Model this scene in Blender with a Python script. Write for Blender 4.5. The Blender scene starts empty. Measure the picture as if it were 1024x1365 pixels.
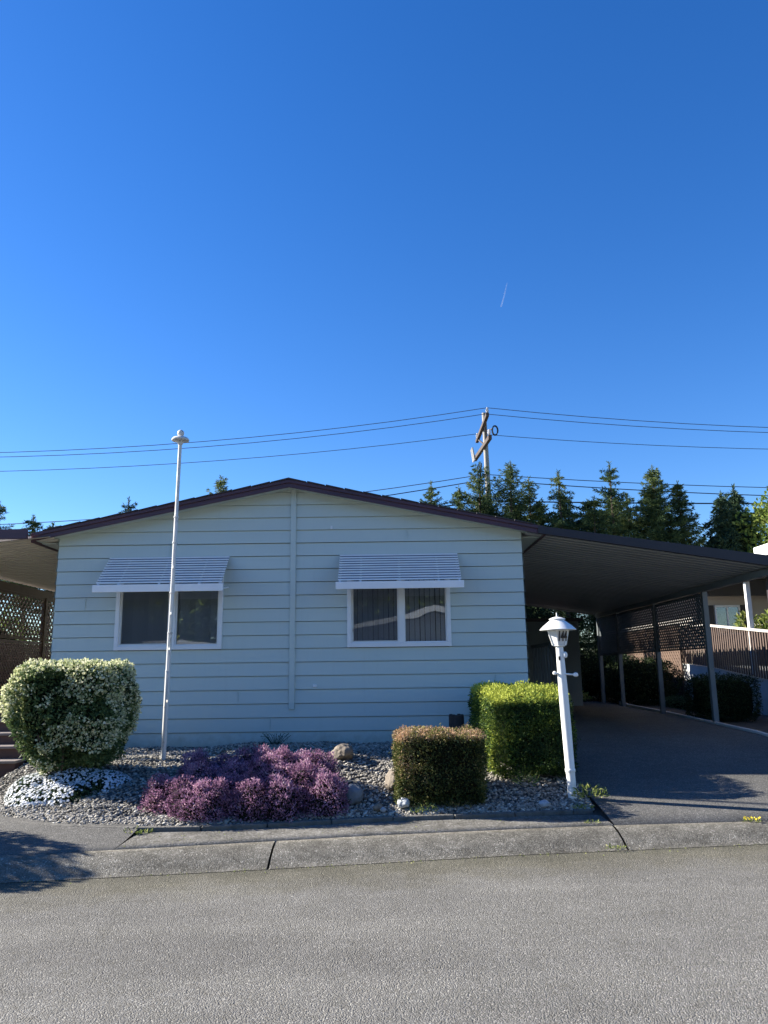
import bpy, bmesh, math, random
import numpy as np
from mathutils import Vector, Matrix, Euler
R = math.radians
sc = bpy.context.scene
col = sc.collection
# ------------------------------------------------------------------ camera
cam_d = bpy.data.cameras.new('camera'); cam = bpy.data.objects.new('camera', cam_d); col.objects.link(cam)
cam_d.sensor_fit = 'HORIZONTAL'; cam_d.sensor_width = 36.0; cam_d.lens = 36.0 * 1025 / 1024
cam_d.clip_start = 0.05; cam_d.clip_end = 20000
cam.matrix_world = Matrix.Translation((0, 0, 1.6)) @ Matrix.Rotation(R(90 + 11.6), 4, 'X') @ Matrix.Rotation(R(-0.77), 4, 'Z')
sc.camera = cam
# ------------------------------------------------------------------ light
SUN_EL, SUN_AZ = 28.0, 14.0            # shadows run to +X and a little towards the street
w = bpy.data.worlds.new('World'); sc.world = w; w.use_nodes = True
nt = w.node_tree; nt.nodes.clear()
out = nt.nodes.new('ShaderNodeOutputWorld'); bg = nt.nodes.new('ShaderNodeBackground'); sky = nt.nodes.new('ShaderNodeTexSky')
sky.sky_type = 'NISHITA'; sky.sun_disc = False; sky.sun_elevation = R(SUN_EL); sky.sun_rotation = R(-(90 - SUN_AZ))
sky.air_density = 1.0; sky.dust_density = 0.1; sky.ozone_density = 4.0; sky.altitude = 0
hs = nt.nodes.new('ShaderNodeHueSaturation'); hs.inputs['Hue'].default_value = 0.512; hs.inputs['Saturation'].default_value = 1.28; hs.inputs['Value'].default_value = 1.0
nt.links.new(sky.outputs[0], hs.inputs['Color']); nt.links.new(hs.outputs[0], bg.inputs['Color'])
bg.inputs['Strength'].default_value = 0.074
nt.links.new(bg.outputs[0], out.inputs[0])
sd = bpy.data.lights.new('sun', 'SUN'); sd.energy = 5.0; sd.angle = R(0.55); sd.color = (1.0, 0.93, 0.82)
sun = bpy.data.objects.new('sun', sd); col.objects.link(sun)
_d = Vector((math.cos(R(SUN_AZ)) * math.cos(R(SUN_EL)), -math.sin(R(SUN_AZ)) * math.cos(R(SUN_EL)), -math.sin(R(SUN_EL))))
sun.rotation_euler = _d.to_track_quat('-Z', 'Y').to_euler(); sun.location = (-20, 10, 20)
sc.view_settings.view_transform = 'Standard'; sc.view_settings.look = 'None'; sc.view_settings.gamma = 1.0
sc.view_settings.exposure = 1.58
sc.render.engine = 'CYCLES'
try:
    sc.cycles.max_bounces = 8; sc.cycles.transparent_max_bounces = 16
except Exception: pass
sc.render.resolution_x = 768; sc.render.resolution_y = 1024

# ------------------------------------------------------------------ helpers
def tag(o, label=None, cat=None, group=None, kind=None):
    if label: o['label'] = label
    if cat: o['category'] = cat
    if group: o['group'] = group
    if kind: o['kind'] = kind
    return o
def thing(name, loc, label, cat, group=None, rz=0.0):
    o = bpy.data.objects.new(name, None); o.empty_display_size = 0.2
    o.location = loc; o.rotation_euler = (0, 0, rz); col.objects.link(o)
    return tag(o, label, cat, group)
def wloc(p):
    v = Vector((0, 0, 0))
    while p is not None:
        v += p.location; p = p.parent
    return v
class MB:
    def __init__(s): s.v = []; s.f = []; s.m = []
    def add(s, vs, fs, m=0):
        n = len(s.v); s.v += [tuple(q) for q in vs]; s.f += [tuple(i + n for i in f) for f in fs]; s.m += [m] * len(fs); return s
    def box(s, x0, x1, y0, y1, z0, z1, m=0):
        return s.add([(x0,y0,z0),(x1,y0,z0),(x1,y1,z0),(x0,y1,z0),(x0,y0,z1),(x1,y0,z1),(x1,y1,z1),(x0,y1,z1)],
                     [(0,3,2,1),(4,5,6,7),(0,1,5,4),(1,2,6,5),(2,3,7,6),(3,0,4,7)], m)
    def bar(s, a, b, wd, h, m=0, up=(0,0,1)):
        a = Vector(a); b = Vector(b); d = (b - a).normalized(); u = Vector(up)
        if abs(d.dot(u)) > .99: u = Vector((0,1,0))
        sx = d.cross(u).normalized() * wd / 2; sz = sx.cross(d).normalized() * h / 2
        vs = [a-sx-sz, a+sx-sz, a+sx+sz, a-sx+sz, b-sx-sz, b+sx-sz, b+sx+sz, b-sx+sz]
        return s.add(vs, [(0,1,2,3),(7,6,5,4),(0,4,5,1),(1,5,6,2),(2,6,7,3),(3,7,4,0)], m)
    def tube(s, pts, r, n=8, m=0, caps=True):
        pts = [Vector(p) for p in pts]; rs = r if isinstance(r, (list, tuple)) else [r] * len(pts)
        vs = []; fs = []
        for i, p in enumerate(pts):
            d = (pts[min(i+1, len(pts)-1)] - pts[max(i-1, 0)]).normalized()
            u = Vector((0,0,1)) if abs(d.z) < .9 else Vector((1,0,0))
            a = d.cross(u).normalized(); b = d.cross(a).normalized()
            for k in range(n):
                t = 2*math.pi*k/n; vs.append(p + (a*math.cos(t) + b*math.sin(t))*rs[i])
        for i in range(len(pts)-1):
            for k in range(n):
                k2 = (k+1) % n; fs.append((i*n+k, i*n+k2, (i+1)*n+k2, (i+1)*n+k))
        if caps:
            fs.append(tuple(range(n))); fs.append(tuple(reversed(range((len(pts)-1)*n, len(pts)*n))))
        return s.add(vs, fs, m)
    def lathe(s, c, prof, n=16, m=0, rot=0.0, lean=(0,0)):
        vs = []; fs = []
        for (r, z) in prof:
            for k in range(n):
                t = 2*math.pi*k/n + rot; vs.append((c[0]+r*math.cos(t)+lean[0]*z, c[1]+r*math.sin(t)+lean[1]*z, c[2]+z))
        for i in range(len(prof)-1):
            for k in range(n):
                k2 = (k+1) % n; fs.append((i*n+k, i*n+k2, (i+1)*n+k2, (i+1)*n+k))
        fs.append(tuple(reversed(range(n)))); fs.append(tuple(range((len(prof)-1)*n, len(prof)*n)))
        return s.add(vs, fs, m)
    def poly(s, pts, y0, y1, m=0):     # outline in x,z extruded in y
        n = len(pts); vs = [(p[0], y0, p[1]) for p in pts] + [(p[0], y1, p[1]) for p in pts]
        fs = [tuple(range(n)), tuple(reversed(range(n, 2*n)))] + [(i, n+i, n+(i+1)%n, (i+1)%n) for i in range(n)]
        return s.add(vs, fs, m)
    def build(s, name, mats, parent=None, smooth=False, bevel=0.0):
        o0 = wloc(parent) if parent else Vector((0,0,0))
        me = bpy.data.meshes.new(name); me.from_pydata([(a-o0.x, b-o0.y, c-o0.z) for a, b, c in s.v], [], s.f)
        mats = mats if isinstance(mats, (list, tuple)) else [mats]
        for m in mats: me.materials.append(m)
        me.polygons.foreach_set('material_index', s.m)
        bm = bmesh.new(); bm.from_mesh(me); bmesh.ops.recalc_face_normals(bm, faces=bm.faces[:]); bm.to_mesh(me); bm.free()
        if smooth:
            me.polygons.foreach_set('use_smooth', [True]*len(me.polygons))
            try: me.set_sharp_from_angle(angle=R(40))
            except Exception: pass
        o = bpy.data.objects.new(name, me); col.objects.link(o)
        if parent: o.parent = parent
        if bevel:
            b = o.modifiers.new('bevel', 'BEVEL'); b.width = bevel; b.segments = 2; b.limit_method = 'ANGLE'
        return o
def np_mesh(name, V, F, mats, parent=None, rnd=None, midx=None, smooth=False):
    """V (N,3), F (M,k) all faces the same size; rnd per-vertex float"""
    V = np.asarray(V, dtype=np.float32); F = np.asarray(F, dtype=np.int32)
    if parent is not None: V = V - np.array(wloc(parent), dtype=np.float32)
    me = bpy.data.meshes.new(name); k = F.shape[1]
    me.vertices.add(len(V)); me.vertices.foreach_set('co', V.ravel())
    me.loops.add(F.size); me.loops.foreach_set('vertex_index', F.ravel())
    me.polygons.add(len(F)); me.polygons.foreach_set('loop_start', np.arange(0, F.size, k, dtype=np.int32))
    mats = mats if isinstance(mats, (list, tuple)) else [mats]
    for m in mats: me.materials.append(m)
    if midx is not None: me.polygons.foreach_set('material_index', np.asarray(midx, dtype=np.int32))
    me.polygons.foreach_set('use_smooth', np.full(len(F), smooth))
    if rnd is not None:
        a = me.attributes.new('rnd', 'FLOAT', 'POINT'); a.data.foreach_set('value', np.asarray(rnd, dtype=np.float32))
    me.update(calc_edges=True); me.validate()
    o = bpy.data.objects.new(name, me); col.objects.link(o)
    if parent is not None: o.parent = parent
    return o
# ---- materials
def new_mat(name):
    m = bpy.data.materials.new(name); m.use_nodes = True; n = m.node_tree; n.nodes.clear()
    o = n.nodes.new('ShaderNodeOutputMaterial'); b = n.nodes.new('ShaderNodeBsdfPrincipled'); n.links.new(b.outputs[0], o.inputs[0])
    return m, n, b, o
def ramp(n, stops, src):
    r = n.nodes.new('ShaderNodeValToRGB'); e = r.color_ramp.elements
    while len(e) < len(stops): e.new(0.5)
    for i, (p, c) in enumerate(stops): e[i].position = p; e[i].color = (*c, 1)
    n.links.new(src, r.inputs[0]); return r.outputs[0]
def coords(n, sx=1, sy=1, sz=1, world=False):
    if world:
        t = n.nodes.new('ShaderNodeNewGeometry').outputs['Position']
    else: t = n.nodes.new('ShaderNodeTexCoord').outputs['Object']
    mp = n.nodes.new('ShaderNodeMapping'); mp.inputs['Scale'].default_value = (sx, sy, sz); n.links.new(t, mp.inputs[0]); return mp.outputs[0]
def noise(n, vec, scale, detail=4, rough=0.55):
    t = n.nodes.new('ShaderNodeTexNoise'); t.inputs['Scale'].default_value = scale; t.inputs['Detail'].default_value = detail
    t.inputs['Roughness'].default_value = rough; n.links.new(vec, t.inputs['Vector']); return t.outputs['Fac']
def mixc(n, fac, a, b, mode='MIX'):
    x = n.nodes.new('ShaderNodeMix'); x.data_type = 'RGBA'; x.blend_type = mode
    if isinstance(fac, float): x.inputs[0].default_value = fac
    else: n.links.new(fac, x.inputs[0])
    for i, c in ((6, a), (7, b)):
        if isinstance(c, tuple): x.inputs[i].default_value = (*c, 1)
        else: n.links.new(c, x.inputs[i])
    return x.outputs[2]
def bump(n, b, h, strength, dist=0.02):
    bp = n.nodes.new('ShaderNodeBump'); bp.inputs['Strength'].default_value = strength; bp.inputs['Distance'].default_value = dist
    n.links.new(h, bp.inputs['Height']); n.links.new(bp.outputs[0], b.inputs['Normal'])
def pm(name, c1, c2=None, scale=3.0, rough=0.6, metal=0.0, bmp=0.0, bscale=60.0, bdist=0.004, stretch=(1,1,1), spec=0.5):
    m, n, b, o = new_mat(name); v = coords(n, *stretch, world=True)
    c2 = c2 or tuple(x*.85 for x in c1)
    f = noise(n, v, scale, 6, .6)
    n.links.new(ramp(n, [(.32, c1), (.72, c2)], f), b.inputs['Base Color'])
    b.inputs['Roughness'].default_value = rough; b.inputs['Metallic'].default_value = metal
    b.inputs['Specular IOR Level'].default_value = spec
    if bmp: bump(n, b, noise(n, v, bscale, 5), bmp, bdist)
    return m
def leaf_mat(name, stops, trans=0.3, rough=0.55):
    m, n, b, o = new_mat(name)
    a = n.nodes.new('ShaderNodeAttribute'); a.attribute_name = 'rnd'
    c = ramp(n, stops, a.outputs['Fac']); n.links.new(c, b.inputs['Base Color']); b.inputs['Roughness'].default_value = rough
    b.inputs['Specular IOR Level'].default_value = 0.12
    t = n.nodes.new('ShaderNodeBsdfTranslucent'); n.links.new(c, t.inputs[0])
    mx = n.nodes.new('ShaderNodeMixShader'); mx.inputs[0].default_value = trans
    n.links.new(b.outputs[0], mx.inputs[1]); n.links.new(t.outputs[0], mx.inputs[2]); n.links.new(mx.outputs[0], o.inputs[0])
    return m
def _mr(n, src, a, b_):
    r = n.nodes.new('ShaderNodeMapRange'); r.inputs['From Min'].default_value = a; r.inputs['From Max'].default_value = b_; n.links.new(src, r.inputs[0]); return r.outputs[0]
M = {}
# siding
def m_siding():
    m, n, b, o = new_mat('siding_paint'); v = coords(n, .35, .35, 2.0, world=True); v2 = coords(n, 12, 12, .5, world=True)
    c = ramp(n, [(.3, (.525,.60,.565)), (.75, (.505,.58,.545))], noise(n, v, 2.0, 6))
    d = ramp(n, [(.55, (1,1,1)), (.85, (.95,.95,.945))], noise(n, v2, 1.2, 5))
    c = mixc(n, 1.0, c, d, 'MULTIPLY')
    # soil splashed up the lowest boards
    sp = n.nodes.new('ShaderNodeSeparateXYZ'); n.links.new(coords(n, world=True), sp.inputs[0])
    ad = n.nodes.new('ShaderNodeMath'); ad.operation = 'MULTIPLY_ADD'; ad.inputs[1].default_value = -.45; n.links.new(noise(n, coords(n, 1,1,1, world=True), 7.0, 6, .7), ad.inputs[0]); n.links.new(sp.outputs[2], ad.inputs[2])
    c = mixc(n, 1.0, c, ramp(n, [(0,(.74,.72,.67)),(.4,(.96,.955,.94)),(1,(1,1,1))], _mr(n, ad.outputs[0], .33, .72)), 'MULTIPLY')
    n.links.new(c, b.inputs['Base Color']); b.inputs['Roughness'].default_value = .5
    bump(n, b, noise(n, coords(n, 1, 1, 3, world=True), 1.2, 2), .15, .01)
    return m
M['siding'] = m_siding()
def m_paint(name, base, grime, thr, sc_):
    m, n, b, o = new_mat(name); v = coords(n, 1, 1, .35, world=True)
    c = ramp(n, [(.3, base), (.7, tuple(x*.92 for x in base))], noise(n, v, 5, 5))
    c = mixc(n, ramp(n, [(thr,(0,0,0)),(thr+.07,(1,1,1))], noise(n, v, sc_, 7, .75)), c, grime)
    n.links.new(c, b.inputs['Base Color']); b.inputs['Roughness'].default_value = .45
    bump(n, b, noise(n, v, 30, 4), .12, .003); return m
M['white'] = m_paint('white_paint', (.76,.77,.75), (.40,.36,.30), .66, 14)
M['vinyl'] = pm('white_vinyl', (.80,.81,.82), (.74,.76,.77), 3, .3)
M['alum'] = pm('awning_enamel', (.84,.85,.86), (.78,.79,.81), 4, .35)
M['gap_shade'] = pm('gap_shade_blue', (.07,.10,.155), (.055,.08,.13), 3, .5)  # dark blue paints in the shade of the gaps between awning louvres
M['lf_dark'] = leaf_mat('dark_leaf', [(0,(.015,.028,.012)),(.6,(.03,.05,.018)),(1,(.06,.08,.03))], .1)
M['fascia'] = pm('fascia_maroon', (.085,.035,.05), (.055,.025,.038), 2, .4, stretch=(.4,1,4))
M['fascia_dark'] = pm('fascia_dark', (.028,.022,.026), (.018,.014,.018), 2, .5)
M['shingle'] = pm('roof_shingle', (.06,.05,.05), (.035,.03,.032), 14, .9, bmp=.5, bscale=80)
M['deck'] = pm('ribbed_deck', (.33,.35,.36), (.26,.28,.29), 1.5, .45, stretch=(.3,2,1))
M['deck_cream'] = pm('cream_deck', (.66,.62,.53), (.56,.53,.46), 1.5, .5, stretch=(.3,2,1))
M['postdark'] = pm('post_grey', (.16,.18,.19), (.11,.13,.14), 2, .5)
M['lattice_dark'] = pm('lattice_dark', (.11,.13,.14), (.07,.085,.095), 3, .6)
M['lattice_brown'] = pm('lattice_brown', (.12,.075,.05), (.08,.05,.035), 4, .7)
M['wood_brown'] = pm('stained_wood', (.13,.065,.05), (.09,.048,.038), 4, .6, stretch=(1,1,6), bmp=.3)
M['tread_edge'] = pm('tread_nosing', (.26,.22,.20), (.18,.155,.14), 6, .6)
M['galv'] = m_paint('painted_steel_pole', (.60,.60,.57), (.28,.23,.18), .60, 11)
M['polewood'] = pm('weathered_pole_wood', (.34,.33,.30), (.22,.21,.19), 3, .8, stretch=(1,1,.2))
M['armwood'] = pm('crossarm_wood', (.085,.06,.045), (.05,.036,.028), 4, .8)
M['wire'] = pm('wire', (.03,.03,.035), None, 3, .6)
M['porcelain'] = pm('insulator', (.5,.5,.5), (.4,.4,.4), 3, .3)
M['black'] = pm('black_paint', (.01,.01,.012), (.015,.015,.015), 3, .4)
M['bark'] = pm('bark', (.11,.08,.06), (.06,.045,.035), 9, .9, bmp=.7, bscale=30, bdist=.02)
M['beige'] = pm('beige_wall', (.55,.47,.38), (.50,.43,.35), 1, .7)
M['skirt'] = pm('white_skirting', (.62,.63,.62), (.50,.52,.51), 1.2, .6, stretch=(1,1,1))
M['picket'] = pm('picket_paint', (.115,.08,.065), (.08,.055,.045), 4, .6)
M['rail'] = pm('rail_paint', (.62,.58,.53), (.5,.46,.42), 4, .55)
M['blind'] = pm('blind_fabric', (.80,.80,.80), (.72,.72,.72), 3, .8)
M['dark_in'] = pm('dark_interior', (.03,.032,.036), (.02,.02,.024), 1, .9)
M['shed'] = pm('shed_siding', (.20,.25,.26), (.16,.20,.21), 1, .6)
M['edging'] = pm('edging_concrete', (.33,.31,.28), (.20,.19,.17), 8, .9, bmp=.6, bscale=50)
M['edge_dark'] = pm('edging_mossy', (.15,.145,.13), (.075,.07,.06), 9, .95, bmp=1.0, bscale=30, bdist=.02)
M['blockwood'] = pm('bin_wood', (.075,.065,.06), (.045,.04,.038), 4, .8, stretch=(6,6,.6), bmp=.5)
M['lantern_glass'] = pm('lantern_panel', (.72,.74,.73), (.60,.63,.63), 9, .25)
M['contrail'] = None

def m_glass():
    m, n, b, o = new_mat('window_glass'); n.nodes.remove(b)
    t = n.nodes.new('ShaderNodeBsdfTransparent'); t.inputs[0].default_value = (.86,.90,.93,1)
    g = n.nodes.new('ShaderNodeBsdfGlossy'); g.inputs['Roughness'].default_value = .012
    f = n.nodes.new('ShaderNodeFresnel'); f.inputs['IOR'].default_value = 1.9
    bp = n.nodes.new('ShaderNodeBump'); bp.inputs['Strength'].default_value = .035; bp.inputs['Distance'].default_value = .05
    n.links.new(noise(n, coords(n, 1, 1, 1, world=True), 1.6, 1), bp.inputs['Height']); n.links.new(bp.outputs[0], g.inputs['Normal'])
    mx = n.nodes.new('ShaderNodeMixShader'); n.links.new(f.outputs[0], mx.inputs[0]); n.links.new(t.outputs[0], mx.inputs[1]); n.links.new(g.outputs[0], mx.inputs[2])
    n.links.new(mx.outputs[0], o.inputs[0]); return m
M['glass'] = m_glass()
def m_screen(name, c, op):
    m, n, b, o = new_mat(name); b.inputs['Base Color'].default_value = (*c, 1); b.inputs['Roughness'].default_value = .8
    t = n.nodes.new('ShaderNodeBsdfTransparent'); mx = n.nodes.new('ShaderNodeMixShader'); mx.inputs[0].default_value = op
    n.links.new(t.outputs[0], mx.inputs[1]); n.links.new(b.outputs[0], mx.inputs[2]); n.links.new(mx.outputs[0], o.inputs[0]); return m
M['insect_screen'] = m_screen('insect_screen', (.10,.11,.13), .35)

def m_asphalt(name, dark, light, stone, scale, patch=.25, gutter=False, bstr=.8):
    m, n, b, o = new_mat(name); v = coords(n, 1, 1, 1, world=True)
    vo = n.nodes.new('ShaderNodeTexVoronoi'); vo.inputs['Scale'].default_value = scale; n.links.new(v, vo.inputs['Vector'])
    wn = n.nodes.new('ShaderNodeSeparateColor'); n.links.new(vo.outputs['Color'], wn.inputs[0])
    c = ramp(n, [(.0, dark), (.45, light), (.86, light), (1.0, stone)], wn.outputs[0])
    n2 = noise(n, v, scale*.35, 3, .7)
    c = mixc(n, 1.0, c, ramp(n, [(.3, (.80,.80,.80)), (.7, (1.12,1.12,1.12))], n2), 'MULTIPLY')
    lo = noise(n, v, .9, 5, .6)
    c = mixc(n, 1.0, c, ramp(n, [(.3, (1-patch,)*3), (.7, (1.0,1.0,1.0))], lo), 'MULTIPLY')
    md = noise(n, v, 7.0, 6, .7); k_ = .88 if patch < .38 else .62
    c = mixc(n, 1.0, c, ramp(n, [(.36, (k_,k_,k_*.98)), (.60, (1.0,1.0,1.0)), (.72, (2-k_,2-k_,2-k_)) if patch > .38 else (.72,(1,1,1))], md), 'MULTIPLY')
    if gutter:
        c = mixc(n, 1.0, c, ramp(n, [(.35,(.88,.88,.88)),(.65,(1.04,1.04,1.03))], noise(n, coords(n, .12, 1.1, 1, world=True), 1.6, 4, .6)), 'MULTIPLY')
    if gutter:   # dirt gathered along the gutter line (kerb runs on a slant)
        sp = n.nodes.new('ShaderNodeSeparateXYZ'); n.links.new(v, sp.inputs[0])
        ma = n.nodes.new('ShaderNodeMath'); ma.operation = 'MULTIPLY_ADD'; ma.inputs[1].default_value = -.155; n.links.new(sp.outputs[0], ma.inputs[0]); n.links.new(sp.outputs[1], ma.inputs[2])
        mb = n.nodes.new('ShaderNodeMath'); mb.operation = 'MULTIPLY_ADD'; mb.inputs[1].default_value = .9; n.links.new(noise(n, v, 2.5, 4), mb.inputs[0]); n.links.new(ma.outputs[0], mb.inputs[2])
        c = mixc(n, 1.0, c, ramp(n, [(0, (1,1,1)), (.55, (1,1,1)), (.86, (.82,.80,.70)), (1, (.66,.65,.55))],
                 _mr(n, mb.outputs[0], 5.6, 7.35)), 'MULTIPLY')
    n.links.new(c, b.inputs['Base Color']); b.inputs['Roughness'].default_value = .9; b.inputs['Specular IOR Level'].default_value = .15
    ds = n.nodes.new('ShaderNodeMath'); ds.operation = 'MULTIPLY'; ds.inputs[1].default_value = -1.0; n.links.new(vo.outputs['Distance'], ds.inputs[0])
    bump(n, b, ds.outputs[0], bstr, .01)
    return m
M['street'] = m_asphalt('street_asphalt', (.15,.14,.12), (.212,.206,.19), (.40,.385,.35), 125, .22, True)
M['drive'] = m_asphalt('driveway_asphalt', (.078,.077,.073), (.145,.141,.132), (.28,.27,.25), 115, .25, False, .5)
M['walk'] = m_asphalt('pavement_concrete', (.15,.14,.12), (.22,.21,.185), (.34,.33,.31), 60, .4, False, .5)
M['kerb'] = m_asphalt('kerb_concrete', (.14,.13,.105), (.235,.22,.185), (.46,.44,.38), 100, .45, False, .45)
M['soil'] = pm('soil', (.085,.07,.055), (.045,.04,.032), 7, .95, bmp=.8, bscale=40, bdist=.02)
M['gravel_base'] = m_asphalt('gravel_base', (.06,.06,.06), (.14,.14,.135), (.25,.24,.22), 45, .3, False, 1.0)

# ------------------------------------------------------------------ ground levels
def D(y): return float(np.interp(y, [7.0,7.8,8.8,10,12.5,14,20,30], [.10,.125,.26,.35,.54,.585,.65,.7]))
def bedz(x, y, y0=None):
    y0 = bed_front(x) if y0 is None else y0
    t = y - y0
    base = float(np.interp(t, [-.5,0,.12,.5,1.0,1.6,2.2,3.7], [.12,.14,.20,.28,.40,.52,.58,.575]))
    base += .012*(x+1.4)*min(max(t/3.0,0),1)
    base += .018*math.sin(x*2.3+y)*min(max(t,0),1) + .012*math.sin(x*5.1-y*3.3)
    return base
EDGE = [(-4.9,8.75),(-4.1,8.42),(-3.6,8.08),(-3.0,7.86),(-2.6,7.76),(-1.9,7.74),(-1.34,7.82),(-.7,7.97),(-.13,8.10),(.93,8.22),(1.6,8.30),(2.1,8.36)]
def bed_front(x): return float(np.interp(x, [e[0] for e in EDGE], [e[1] for e in EDGE]))
KT = [(-30,1.9),(-12,5.15),(-6,6.35),(-3.25,6.86),(-2.54,6.97),(-.12,7.46),(1.28,7.67),(2.03,7.76),(3.66,7.88),(8,8.1),(30,9.0)]
KB = [(-30,1.55),(-12,4.8),(-6,5.98),(-3.07,6.50),(-1.16,6.79),(1.19,7.20),(3.47,7.49),(8,7.72),(30,8.6)]
def kt(x): return float(np.interp(x, [e[0] for e in KT], [e[1] for e in KT]))
def kb(x): return float(np.interp(x, [e[0] for e in KB], [e[1] for e in KB]))
random.seed(3); rng = np.random.default_rng(5)
def sheet(name, xs, rows, mat, label=None, kind='structure'):
    """rows(x) -> list of (y,z) same length for every x"""
    V = []; n = None
    for x in xs:
        r = rows(x); n = len(r); V += [(x, y, z) for y, z in r]
    F = [(i*n+j, (i+1)*n+j, (i+1)*n+j+1, i*n+j+1) for i in range(len(xs)-1) for j in range(n-1)]
    o = np_mesh(name, V, F, mat, smooth=True); tag(o, label=label, kind=kind); return o
def lin(a, b, n): return [a + (b-a)*i/(n-1) for i in range(n)]
# far ground (below every sheet)
sheet('ground', [-1500,-300,-60]+lin(-30,30,31)+[60,300,1500],
      lambda x: [(-1500,-.06),(-60,-.06)]+[(y, D(y)-.06 if y > kt(x)+.02 else -.06) for y in [-20,-8,0,3,5,6,7,7.4,7.8,8.0,8.4,8.8,9.5,10,11,12,12.5,14,17,20,25,30,60]]+[(300,.64),(1500,.64)], M['soil'])
sheet('street', lin(-60,60,121), lambda x: [(-4.5,.0),(-1,.0),(2,.0),(kb(x)-.0,.0)] if x > -8.5 else [(-4.5,0),(-4,0),(-3.9,0),(max(kb(x),-3.8),0)], M['street'])
# rolled kerb: three segments with open joints
def kerb_rows(x):
    a, b_ = kb(x), kt(x)
    return [(a-.03,.004),(a+.02,.012),(a+.10,.05),(a+(b_-a)*.55,.098),(a+(b_-a)*.8,.118),(b_-.012,.124),(b_-.006,.07)]
joints = [-60,-1.0,2.13,3.9+1.4,60]
for i in range(4):
    a, b_ = joints[i]+.009, joints[i+1]-.009
    sheet('kerb', lin(a, b_, 60), kerb_rows, M['kerb'])
# concrete strip between kerb and bed
sheet('pavement', lin(-2.35,2.15,50), lambda x: [(kt(x)+.012,.06),(kt(x)+.014,.122),(kt(x)+.2,.124),(bed_front(x)-.1,.128),(bed_front(x)+.1,.13)], M['walk'])
sheet('driveway', lin(2.165,5.82,12), lambda x: [(kt(x)+.012,.05),(kt(x)+.014,.115)]+[(y, D(y)) for y in (8.1,8.4,8.8,9.4,10,11,12.5,14,17,20,22)], M['drive'])
def leftrows(x):
    e = min(bed_front(x), 8.9)+.1 if x > -4.9 else 9.3
    return [(kt(x)+.012,.05),(kt(x)+.014,.115)]+[(kt(x)+.02+(e-kt(x)-.02)*t, .118+.06*t*t) for t in (.2,.4,.6,.8,1.0)]
sheet('path', lin(-9,-2.365,30), leftrows, M['drive'])
sheet('walkway', lin(-8.5,-4.62,12), lambda x: [(9.3 if x < -4.9 else 8.8+.05, .172),(9.6,.25),(10.2,.33),(11,.36),(16,.40)], M['walk'])

# gravel bed
xs = lin(-4.75,2.16,90)
sheet('gravel_bed', xs, lambda x: [(bed_front(x)+t, bedz(x, bed_front(x)+t)-(.05 if x > 2.1 or x < -4.7 else .018)) for t in [.0,.06,.12,.2,.3,.4,.5,.65,.8,1.0,1.2,1.4,1.6,1.9,2.2,2.6]]+[(11.0,bedz(x,11.0)-.018),(11.9,bedz(x,11.9)-.018)], M['gravel_base'])

# ------------------------------------------------------------------ stones
def ico():
    bm = bmesh.new(); bmesh.ops.create_icosphere(bm, subdivisions=1, radius=1); bm.verts.ensure_lookup_table()
    V = np.array([v.co[:] for v in bm.verts]); F = np.array([[v.index for v in f.verts] for f in bm.faces]); bm.free(); return V, F
IV, IF = ico()
def stones(name, P, S, mat, flat=.62, **kw):
    n = len(P); k = len(IV)
    V = np.repeat(IV[None], n, 0) * (1 + rng.uniform(-.28,.28,(n,k,1)))
    V *= np.stack([rng.uniform(.8,1.35,n), rng.uniform(.7,1.1,n), rng.uniform(.75,1.1,n)*flat], 1)[:,None,:]
    a = rng.uniform(0, 2*np.pi, n); c, s = np.cos(a)[:,None], np.sin(a)[:,None]
    x = V[:,:,0]*c - V[:,:,1]*s; y = V[:,:,0]*s + V[:,:,1]*c
    tl = rng.uniform(-.5,.5,n)[:,None]; z = V[:,:,2] + x*tl
    V = np.stack([x, y, z], 2) * S[:,None,None] + P[:,None,:]
    F = (IF[None] + (np.arange(n)*k)[:,None,None]).reshape(-1,3)
    return np_mesh(name, V.reshape(-1,3), F, mat, rnd=np.repeat(rng.uniform(0,1,n), k), **kw)
def m_stone():
    m, n, b, o = new_mat('pebbles'); a = n.nodes.new('ShaderNodeAttribute'); a.attribute_name = 'rnd'
    c = ramp(n, [(0,(.10,.095,.085)),(.3,(.20,.185,.16)),(.6,(.30,.28,.24)),(.85,(.40,.375,.32)),(1,(.56,.54,.48))], a.outputs['Fac'])
    c = mixc(n, 1.0, c, ramp(n, [(.3,(.75,.75,.75)),(.7,(1.1,1.1,1.1))], noise(n, coords(n, world=True), 60, 4)), 'MULTIPLY')
    n.links.new(c, b.inputs['Base Color']); b.inputs['Roughness'].default_value = .8; return m
M['pebble'] = m_stone()
P = []; S = []
while len(P) < 30000:
    x = random.uniform(-4.65,2.12); y0 = bed_front(x); y = y0 + .05 + (11.75-y0)*random.random()**1.25
    if random.random() < .1: y = y0 + random.uniform(.02,.25)
    s = random.choice((.010,.012,.014,.017,.021)) * random.uniform(.8,1.25)
    P.append((x, y, bedz(x, y) - .012 + s*.25)); S.append(s)
tag(stones('gravel', np.array(P), np.array(S), M['pebble']), 'loose grey river gravel spread over the front planting bed', 'gravel', kind='stuff')
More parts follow.
